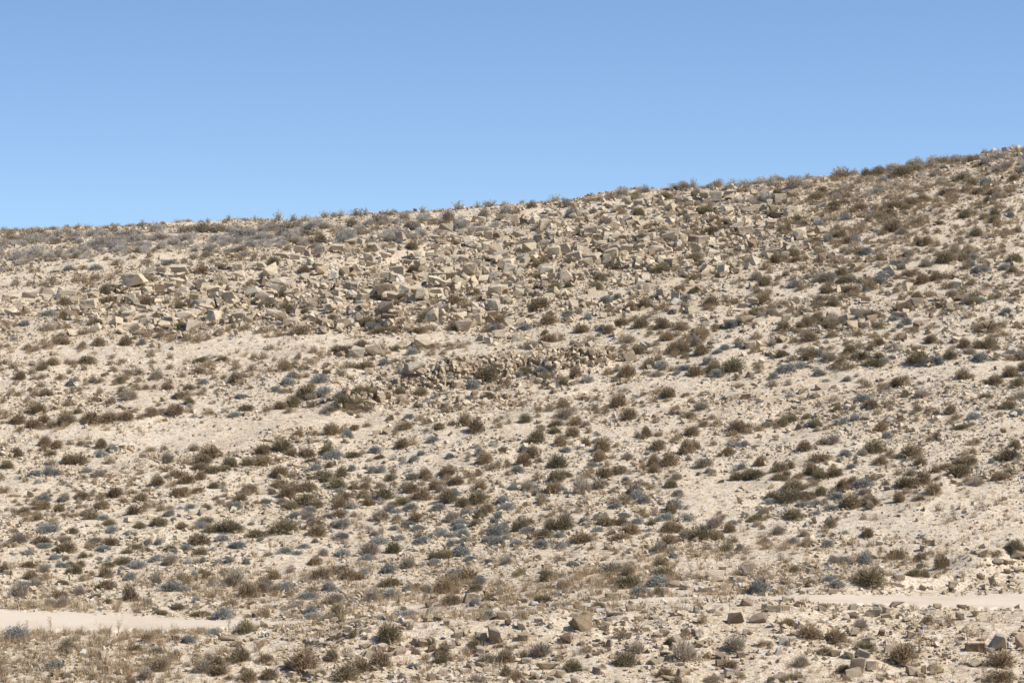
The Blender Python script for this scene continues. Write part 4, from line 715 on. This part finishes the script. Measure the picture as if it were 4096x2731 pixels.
clump = np.clip(.36 + 1.25 * vnoise(sx * .75 - .5 * sd, sd, 2.0, 12) + .4 * vnoise(sx, sd, .9, 18), .04, 1)
taken = {}
for it in items:
    if it['k'] not in ROCKKINDS: taken.setdefault((int(it['x'] // 1), int(it['y'] // 1)), []).append(it)
def crowded(x, y, r):
    for a in (-1, 0, 1):
        for b_ in (-1, 0, 1):
            for it in taken.get((int(x // 1) + a, int(y // 1) + b_), ()):
                if (it['x'] - x) ** 2 + (it['y'] - y) ** 2 < (it['w'] * .42 + r) ** 2: return True
    return False
def pick(k, per, lo=0): 
    d = dens(k, su, sv) * per
    return np.nonzero((rng.random(len(sd)) < d / PERM2) & ~ontrack)[0]
for k, per in (('b', .74), ('g', .38)):
    for i in pick(k, per):
        if bare[i] or random.random() > (min(1, .2 + 1.4 * clump[i]) if su[i] > 2150 and sv[i] < 1560 else clump[i]): continue
        kk = k if random.random() < .72 else (random.choice('oop') if k == 'b' else 'p')
        w = float(np.clip(rng.lognormal(math.log(.27 + .07 * (su[i] > 2100) * (sv[i] < 1560)), .46), .10, .72)); h = w * random.uniform(.42, .72)
        if crowded(sx[i], sd[i], w * .35): continue
        e = F / sd[i]
        items.append(dict(k=kk, tag=None, area=w * h * e * e * .5, u=su[i], v=sv[i], w=w, x=sx[i], y=sd[i], d=w * random.uniform(.8, 1.1), h=h, sink=.03))
near_mound = np.abs(np.hypot((su - 1950) / 560, (sv - 1520) / 120))
for i in pick('p', 1.5):
    dr = sv[i] - float(ridge(su[i]))
    if not ((28 < dr < 128 - .012 * su[i]) if su[i] < 2150 else dr < 90): continue
    if random.random() > .5 + .8 * clump[i]: continue
    w = float(np.clip(rng.lognormal(math.log(.36), .45), .16, .9)); h = w * random.uniform(.35, .7); e = F / sd[i]
    items.append(dict(k='p', hue='h', tag=None, area=w * h * e * e * .5, u=su[i], v=sv[i], w=w, x=sx[i], y=sd[i], d=w, h=h, sink=.03))
fu = np.arange(-300, 4400, 17.0)
for u in fu:
    if random.random() < (.5 if u > 2600 else .72): continue
    d = 133.0 + random.uniform(-1.6, 1.2); u += random.uniform(-14, 14); x = d * (u - CU) / F
    w = float(np.clip(rng.lognormal(math.log(  .40 if u > 2600 else .20), .45), .09, .8 if u > 2600 else .36)); h = w * random.uniform(.3, .6)
    v = HOR - F * float(terrain(x, d)) / d
    k = random.choice('pppbbo' if u > 2600 else 'bbbop')
    items.append(dict(k=k, hue='h' if k == 'p' else None, tag=None, area=w * h * (F / d) ** 2 * .4, u=u, v=v, w=w, x=x, y=d, d=w, h=h, sink=.03))
qd = pick('q', 1.4); qd = qd[dens('q', su[qd], sv[qd]) > 4.6]; tiny = set(qd.tolist())
qs = np.concatenate([qd, pick('q', 1.25), [i for i in pick('q', 1.3) if sv[i] > 2390]]).astype(int)
for i in qs:
    dn = float(dens('q', su[i:i+1], sv[i:i+1])[0])
    if bare[i] and random.random() < .85: continue
    if dn < 5 and random.random() > .6: continue
    if su[i] > 2400 and 60.6 < sd[i] < 64.2 and random.random() < .78: continue
    if random.random() > 1.25 * clump2[i] or crowded(sx[i], sd[i], 0): continue
    w = float(np.clip(rng.lognormal(math.log(.13 + .011 * dn), .60), .06, .62))
    if i in tiny: w = random.uniform(.07, .19)
    m = near_mound[i] < 1
    if m: w = min(w, .26)
    elif su[i] > 2400 and 1050 < sv[i] < 1420: w = min(w * 1.2, .42)
    elif dn < 4.2: w = min(w, .21 + .16 * (random.random() < .04))
    k = rng.choice(list('cnkryw'), p=(.22, .28, .12, .33, .05, 0) if m else ((.52, .20, .09, .07, .10, .02) if sv[i] < 2000 else (.44, .22, .17, .07, .05, .05)))
    pile = max(0, dn - 4) * .05 * random.random()
    e = F / sd[i]; h = w * random.uniform(.45, .85)
    items.append(dict(k=str(k), tag=None, area=w * h * e * e * .55, u=su[i], v=sv[i], w=w, x=sx[i], y=sd[i], d=w * random.uniform(.6, 1.1), h=h, sink=.18, pile=pile))
for hp, n, wd in ((HEAPS[0], 420, (.07, .20)), (HEAPS[1], 1050, (.07, .22))):
    x0, y0, x1, y1, sg, hh = hp
    for _ in range(n):
        t = random.uniform(-.05, 1.05); k_ = 1 - .55 * max(0, t - .4) if n > 500 else .75; x = x0 + (x1 - x0) * t + random.gauss(0, .4); y = y0 + (y1 - y0) * t + random.gauss(-.15, sg * .62 * k_)
        if crowded(x, y, -.06): continue
        if abs(x - HOLE[0]) < .30 and -1.1 < y - HOLE[1] < .22: continue
        w = random.uniform(*wd) * random.choice((.7, 1, 1, 1.2)); u = x * F / y + CU; z = float(terrain(x, y)); v = HOR - F * z / y
        items.append(dict(k=str(rng.choice(list('cnkry'), p=(.34, .30, .10, .20, .06))), tag=None, area=w * w * .6 * (F / y) ** 2, u=u, v=v, w=w, x=x, y=y, d=w * random.uniform(.7, 1.1), h=w * random.uniform(.6, 1.0), sink=.1, pile=random.uniform(0, .16)))
# ------------------------------------------------------------------ things: up to 300 of a kind, the rest of that kind as one mass
NAME = {'b': ('brown_shrub', 'shrub', 'brown shrub', 'brown twiggy shrubs on the slope'), 'o': ('olive_shrub', 'shrub', 'olive shrub', 'olive green shrubs on the slope'),
        'g': ('cushion_shrub', 'shrub', 'grey cushion shrub', 'blue-grey cushion shrubs'), 'p': ('pale_brush', 'bush', 'pale dry brush', 'pale dry brush clumps'),
        's': ('sage_bush', 'bush', 'grey-green sage bush', 'sage bushes along the skyline'), 't': ('dry_thistle', 'thistle', 'dry straw-coloured thistle', 'dry thistles beside the track'),
        'B': ('boulder', 'rock', '', 'boulders and blocks of the rubble field'), 'S': ('stone', 'stone', '', 'stones scattered near the track')}
MASS = {'b': 'brown_undergrowth', 'o': 'olive_undergrowth', 'g': 'grey_undergrowth', 'p': 'pale_undergrowth', 'B': 'slope_rubble', 'S': 'bank_gravel'}
MASSLABEL = {'b': 'countless small brown shrubs covering the slope', 'o': 'countless small olive shrubs covering the slope', 'g': 'countless small grey cushion plants covering the slope',
             'p': 'pale dry undergrowth covering the slope', 'B': 'loose rubble stones strewn over the slope', 'S': 'loose stones strewn over the near bank'}
ROCKWORD = {'c': 'cream', 'n': 'tan', 'k': 'pinkish', 'r': 'red-brown', 'y': 'grey', 'w': 'whitish'}
kinds = {}
for it in items:
    K = it['k']
    if K in ROCKKINDS: K = 'S' if it['v'] > 2060 else 'B'
    it['K'] = K; kinds.setdefault(K, []).append(it)
singles, masses = [], {}
for K, v in kinds.items():
    v.sort(key=lambda a: -(a['area'] + (1e9 if a['tag'] else 0)))
    inframe = [a for a in v if -10 < a['u'] < 4106 and a['v'] < 2745]
    ids = set(id(a) for a in inframe[:300])
    singles += [a for a in v if id(a) in ids]
    if len(v) > len(ids): masses[K] = [a for a in v if id(a) not in ids]
# labels: what a thing looks like and where it stands towards the nearest thing that has a look of its own
ORD = 'nearest second third fourth fifth sixth seventh eighth ninth tenth eleventh twelfth thirteenth fourteenth fifteenth sixteenth seventeenth eighteenth nineteenth twentieth'.split()
marks = [a for a in singles if a['tag']]
def sizeword(a, v):
    r = v.index(a) / len(v)
    return 'large' if r < .2 else 'medium-sized' if r < .6 else 'small'
cells = {}
byK = {K: [a for a in singles if a['K'] == K] for K in kinds}
for K in byK: byK[K].sort(key=lambda a: -a['area'])
rank = {id(a): i / len(byK[a['K']]) for K in byK for i, a in enumerate(byK[K])}
for a in singles:
    if a['tag']: a['label'] = MARKS[a['tag']][0]; continue
    best = min(marks, key=lambda q: (q['u'] - a['u']) ** 2 + (2.0 * (q['v'] - a['v'])) ** 2)
    du, dv = a['u'] - best['u'], (a['v'] - best['v']) * 1.6
    a['dist'] = math.hypot(du, dv)
    rel = ('right of' if du > 0 else 'left of') if abs(du) > abs(dv) else ('below' if dv > 0 else 'above')
    what = NAME[a['K']][2] if a['K'] not in 'BS' else ROCKWORD[a['k']] + (' boulder' if a['K'] == 'B' else ' stone')
    r = rank[id(a)]
    asp = a['h'] / a['w']
    sz = 'large' if r < .2 else 'mid-sized' if r < .6 else 'small'
    if a['K'] in 'bogp': shp = 'low ' if asp < .42 else 'round ' if asp > .68 else ''
    elif a['K'] in 'BS': shp = 'flat ' if asp < .5 else 'upright ' if asp > 1.05 else 'blocky ' if asp > .85 else ''
    else: shp = ''
    a['what'] = f'{sz} {shp}{what}'
    cells.setdefault((a['what'], rel, best['tag']), []).append(a)
for (what, rel, tag), v in cells.items():
    v.sort(key=lambda a: a['dist'])
    for i, a in enumerate(v):
        s = f'{what} {rel} {MARKS[tag][1]}'
        a['label'] = s if len(v) == 1 else s + (', nearest to it' if i == 0 else f', {ORD[i] if i < len(ORD) else "far"} nearest')
# ------------------------------------------------------------------ placing
def basis(a):
    """rotation and scale of a thing: leaning a little with the slope"""
    e = .4
    gx = float(terrain(a['x'] + e, a['y']) - terrain(a['x'] - e, a['y'])) / (2 * e); gy = float(terrain(a['x'], a['y'] + e) - terrain(a['x'], a['y'] - e)) / (2 * e)
    if a['K'] in 'BS':
        rz = random.choice((0, math.pi)) + random.uniform(-.25, .25)
        ex = Euler((math.atan(gy) * .6 + random.uniform(-.16, .16), -math.atan(gx) * .8 + random.uniform(-.2, .2), 0))
    else:
        rz = random.uniform(0, 6.283); ex = Euler((math.atan(gy) * .5, -math.atan(gx) * .6, 0))
    return ex.to_matrix() @ Euler((0, 0, rz)).to_matrix()
for a in items:
    a['z'] = float(terrain(a['x'], a['y'])) - a['sink'] * a['h'] + a.get('pile', 0)
    if 'zz' in a: a['z'] = float(terrain(a['x'], a['y'] - .8)) + a['zz']
KEYM = {}
for K in 'bogps':
    KEYM[K] = [raw_mesh(NAME[K][0], *p[:2], tw=p[2], m=PLANT) for p in PROTO[K]]
RM = [raw_mesh('block', *p[:2], m=ROCK) for p in ROCKS]
TH = []
for _ in range(9):
    A, tips = make_thistle_stem()
    H_ = join([A, make_heads(tips)])
    TH.append((raw_mesh('thistle_stem', *A[:2], tw=A[2], m=PLANT), raw_mesh('thistle', *H_[:2], tw=H_[2], m=PLANT), tips))
HD = make_heads(np.zeros((1, 3))); HD = raw_mesh('thistle_head', HD[0] / np.abs(HD[0]).max() * .03, HD[1], tw=HD[2], m=PLANT)
def wood_mesh():
    n = 16; a = rng.uniform(0, 6.28, n); p0 = np.zeros((n, 3)); p0[:, 2] = -.05
    p1 = np.stack([np.cos(a) * rng.uniform(.1, .4, n), np.sin(a) * rng.uniform(.1, .4, n), rng.uniform(.3, .8, n)], 1)
    A = ribbons(p0, p1, .018, np.zeros(n)); return raw_mesh('woody_base', *A[:2], m=WOOD)
WM = [wood_mesh() for _ in range(4)]
HALF = Matrix.Diagonal((1, 1, 1))
for a in sorted(singles, key=lambda a: -a['area']):
    K = a['K']; nm, cat, what, grp = NAME[K]
    R = basis(a)
    if K in 'BS': me = random.choice(RM); S = (a['w'], a['d'], a['h'])
    elif K == 't': me = None; S = (a['w'] * 1.0, a['w'] * 1.0, a['h'])
    else: me = random.choice(KEYM[K]); S = (a['w'], a['d'], a['h'])
    M = Matrix.Translation((a['x'], a['y'], a['z'])) @ R.to_4x4() @ Matrix.Diagonal((*S, 1))
    big = K in 'bop' and a['w'] * F / a['y'] > 88
    tall = K == 't' and a['area'] > 2600
    if K == 't' and not tall: me = random.choice(TH)[1]
    if tall or big:
        o = link(nm, None, label=a['label'], category=cat, group=grp); o.empty_display_size = .2
        o.matrix_world = M
        if tall: t = random.choice(TH); ch = [('stem', t[0], None)] + [('flower_head', HD, p) for p in t[2][:18]]
        else: ch = [('twig_crown', me, None), ('woody_base', random.choice(WM), None)]
        hue = (*tint(a.get('hue') or a['k'])[0], 1)
        for cn, cm, p in ch:
            c = bpy.data.objects.new(cn, cm); COL.objects.link(c); c.parent = o
            if p is not None: c.location = p
            c.color = hue
    else:
        o = link(nm, me, label=a['label'], category=cat, group=grp)
        o.matrix_world = M
        o.color = (*tint(a.get('hue') or a['k'])[0], 1)
# ------------------------------------------------------------------ masses
def merge(name, lst, protos, m, label, tw=True):
    V, T, W, C, k = [], [], [], [], 0
    ch = rng.integers(0, len(protos), len(lst))
    for pi, (pv, pt, pw) in enumerate(protos):
        sel_ = [lst[i] for i in np.nonzero(ch == pi)[0]]
        if not sel_: continue
        n = len(sel_)
        R = np.array([np.array(basis_cheap(a)) for a in sel_]); S = np.array([[a['w'], a['d'], a['h']] for a in sel_]); L = np.array([[a['x'], a['y'], a['z']] for a in sel_])
        Vi = np.einsum('nij,nvj->nvi', R, pv[None] * S[:, None]) + L[:, None]
        V.append(Vi.reshape(-1, 3)); T.append((pt[None] + k + len(pv) * np.arange(n)[:, None, None]).reshape(-1, 3)); k += n * len(pv)
        if tw: W.append(np.tile(pw, n))
        C.append(np.repeat(np.concatenate([tint(a.get('hue') or a['k']) for a in sel_]), len(pv), 0))
    return link(name, raw_mesh(name, np.concatenate(V), np.concatenate(T), tw=np.concatenate(W) if tw else None, tint=np.concatenate(C), m=m), kind='stuff', label=label)
def basis_cheap(a):
    rz = random.uniform(0, 6.283)
    t = .45 if a['K'] in 'BSG' else .08
    return Euler((random.uniform(-t, t), random.uniform(-t, t), rz)).to_matrix()
for K, v in masses.items():
    if K in 'BS':
        merge(MASS[K], v, STONES, ROCKL, MASSLABEL[K], False)
    elif K in MASS:
        merge(MASS[K], v, PROTO[K] if len(v) < 250 else SMALL[K], PLANTL, MASSLABEL[K])
# gravel
sandy = bare
gi = np.nonzero((rng.random(len(sd)) < np.where(bare, 16, np.where(sv > 2380, 75, 58)) / PERM2 * np.clip((.7 + 1.1 * vnoise(sx, sd, 1.7, 14) + .5 * vnoise(sx, sd, .6, 15)), .12, 1.7)) & (np.abs(sd - track_d(su)) > track_w(su) * .86))[0]
ti = np.nonzero((rng.random(len(sd)) < 3.5 / PERM2) & ontrack)[0]
gw = np.clip(rng.lognormal(math.log(.056), .48, len(gi)), .022, .19)
gl = []
kk = rng.choice(list('cnkryw'), size=len(gi), p=(.52, .19, .07, .05, .06, .11))
for i, w, k in zip(gi, gw, kk):
    gl.append(dict(k=str(k), K='G', x=sx[i], y=sd[i], w=w, d=w * random.uniform(.6, 1), h=w * random.uniform(.4, .8)))
for i in ti: 
    w = random.uniform(.02, .05); gl.append(dict(k='c', K='G', x=sx[i], y=sd[i], w=w, d=w, h=w * .6))
gz = terrain(np.array([a['x'] for a in gl]), np.array([a['y'] for a in gl]), True)
for a, z in zip(gl, gz): a['z'] = float(z) - .12 * a['h']
merge('gravel', gl, PEBBLES, ROCKL, 'pale gravel and small stones strewn over the sand', False)
# dry grass and stalks
tuft = []
def make_tuft():
    n = 34; a = rng.uniform(0, 6.28, n); r0 = rng.uniform(0, .3, n); p0 = np.stack([np.cos(a) * r0, np.sin(a) * r0, np.zeros(n)], 1)
    dd = np.stack([np.cos(a) * rng.uniform(0, .5, n), np.sin(a) * rng.uniform(0, .5, n), rng.uniform(.35, 1, n)], 1)
    return blades(p0, p0 + dd + rng.normal(size=(n, 3)) * .12, .018, rng.random(n))
TUFTS = [make_tuft() for _ in range(8)]
gl = []
for i in pick('t', 5.0):
    if random.random() > .25 + clump[i] * 1.1: continue
    h = random.uniform(.09, .28); w = h * random.uniform(.8, 1.4)
    gl.append(dict(k='t' if random.random() < .8 else 'b', K='T', x=sx[i], y=sd[i], z=float(terrain(sx[i], sd[i])) - .01, w=w, d=w, h=h))
for i in np.nonzero(rng.random(len(sd)) < 1.1 / PERM2 * ~ontrack * ~bare)[0]:
    h = random.uniform(.05, .13); w = h * random.uniform(1., 1.8)
    gl.append(dict(k=random.choice('tpbg'), K='T', x=sx[i], y=sd[i], z=float(terrain(sx[i], sd[i])) - .01, w=w, d=w, h=h))
merge('dry_grass', gl, TUFTS, PLANTL, 'straw-coloured dry grass and stalks between the stones')
# ------------------------------------------------------------------ light, sky, camera
SUN_EL, SUN_AZ = math.radians(46), math.radians(107)      # azimuth from +Y towards +X
sun = bpy.data.lights.new('sun', 'SUN'); sun.energy = 4.2; sun.angle = math.radians(.53); sun.color = (1, .955, .90)
so = bpy.data.objects.new('sun', sun); COL.objects.link(so)
dv = Vector((math.sin(SUN_AZ) * math.cos(SUN_EL), math.cos(SUN_AZ) * math.cos(SUN_EL), math.sin(SUN_EL)))
so.rotation_euler = dv.to_track_quat('Z', 'Y').to_euler(); so.location = (60, 60, 60)
w = bpy.data.worlds.new('World'); SC.world = w; w.use_nodes = True; nt = w.node_tree
bg = nt.nodes['Background']; bg.inputs['Strength'].default_value = .12
tc = N(nt, 'ShaderNodeTexCoord'); sp = N(nt, 'ShaderNodeSeparateXYZ'); cb = N(nt, 'ShaderNodeCombineXYZ'); nt.links.new(tc.outputs['Generated'], sp.inputs[0])
ma = N(nt, 'ShaderNodeMath'); ma.operation = 'MULTIPLY_ADD'; nt.links.new(sp.outputs['Z'], ma.inputs[0]); ma.inputs[1].default_value = 1.75; ma.inputs[2].default_value = .148
nt.links.new(sp.outputs['X'], cb.inputs[0]); nt.links.new(sp.outputs['Y'], cb.inputs[1]); nt.links.new(ma.outputs[0], cb.inputs[2])
nv = N(nt, 'ShaderNodeVectorMath'); nv.operation = 'NORMALIZE'; nt.links.new(cb.outputs[0], nv.inputs[0])
sky = N(nt, 'ShaderNodeTexSky'); sky.sky_type = 'NISHITA'; sky.sun_disc = False; sky.sun_elevation = SUN_EL; sky.sun_rotation = SUN_AZ; sky.altitude = 900; sky.dust_density = .6; sky.ozone_density = 1.0
nt.links.new(nv.outputs[0], sky.inputs[0]); nt.links.new(mix(nt, sky.outputs[0], (.81, .885, .985), 1.0, 'MULTIPLY'), bg.inputs[0])
cam = bpy.data.cameras.new('camera'); co = bpy.data.objects.new('camera', cam); COL.objects.link(co); SC.camera = co
cam.sensor_width = 36; cam.sensor_fit = 'HORIZONTAL'; cam.lens = F / PW * 36; cam.shift_y = -(PH / 2 - HOR) / PW
cam.clip_start = .5; cam.clip_end = 20000
co.location = (0, 0, 0); co.rotation_euler = (math.pi / 2, 0, 0)
SC.view_settings.view_transform = 'Standard'; SC.view_settings.look = 'None'; SC.view_settings.exposure = .52; SC.view_settings.gamma = 1
print('ITEMS', len(items), 'SINGLES', len(singles), {K: len(v) for K, v in kinds.items()}, {K: len(v) for K, v in masses.items()}, 'marks', len(marks))
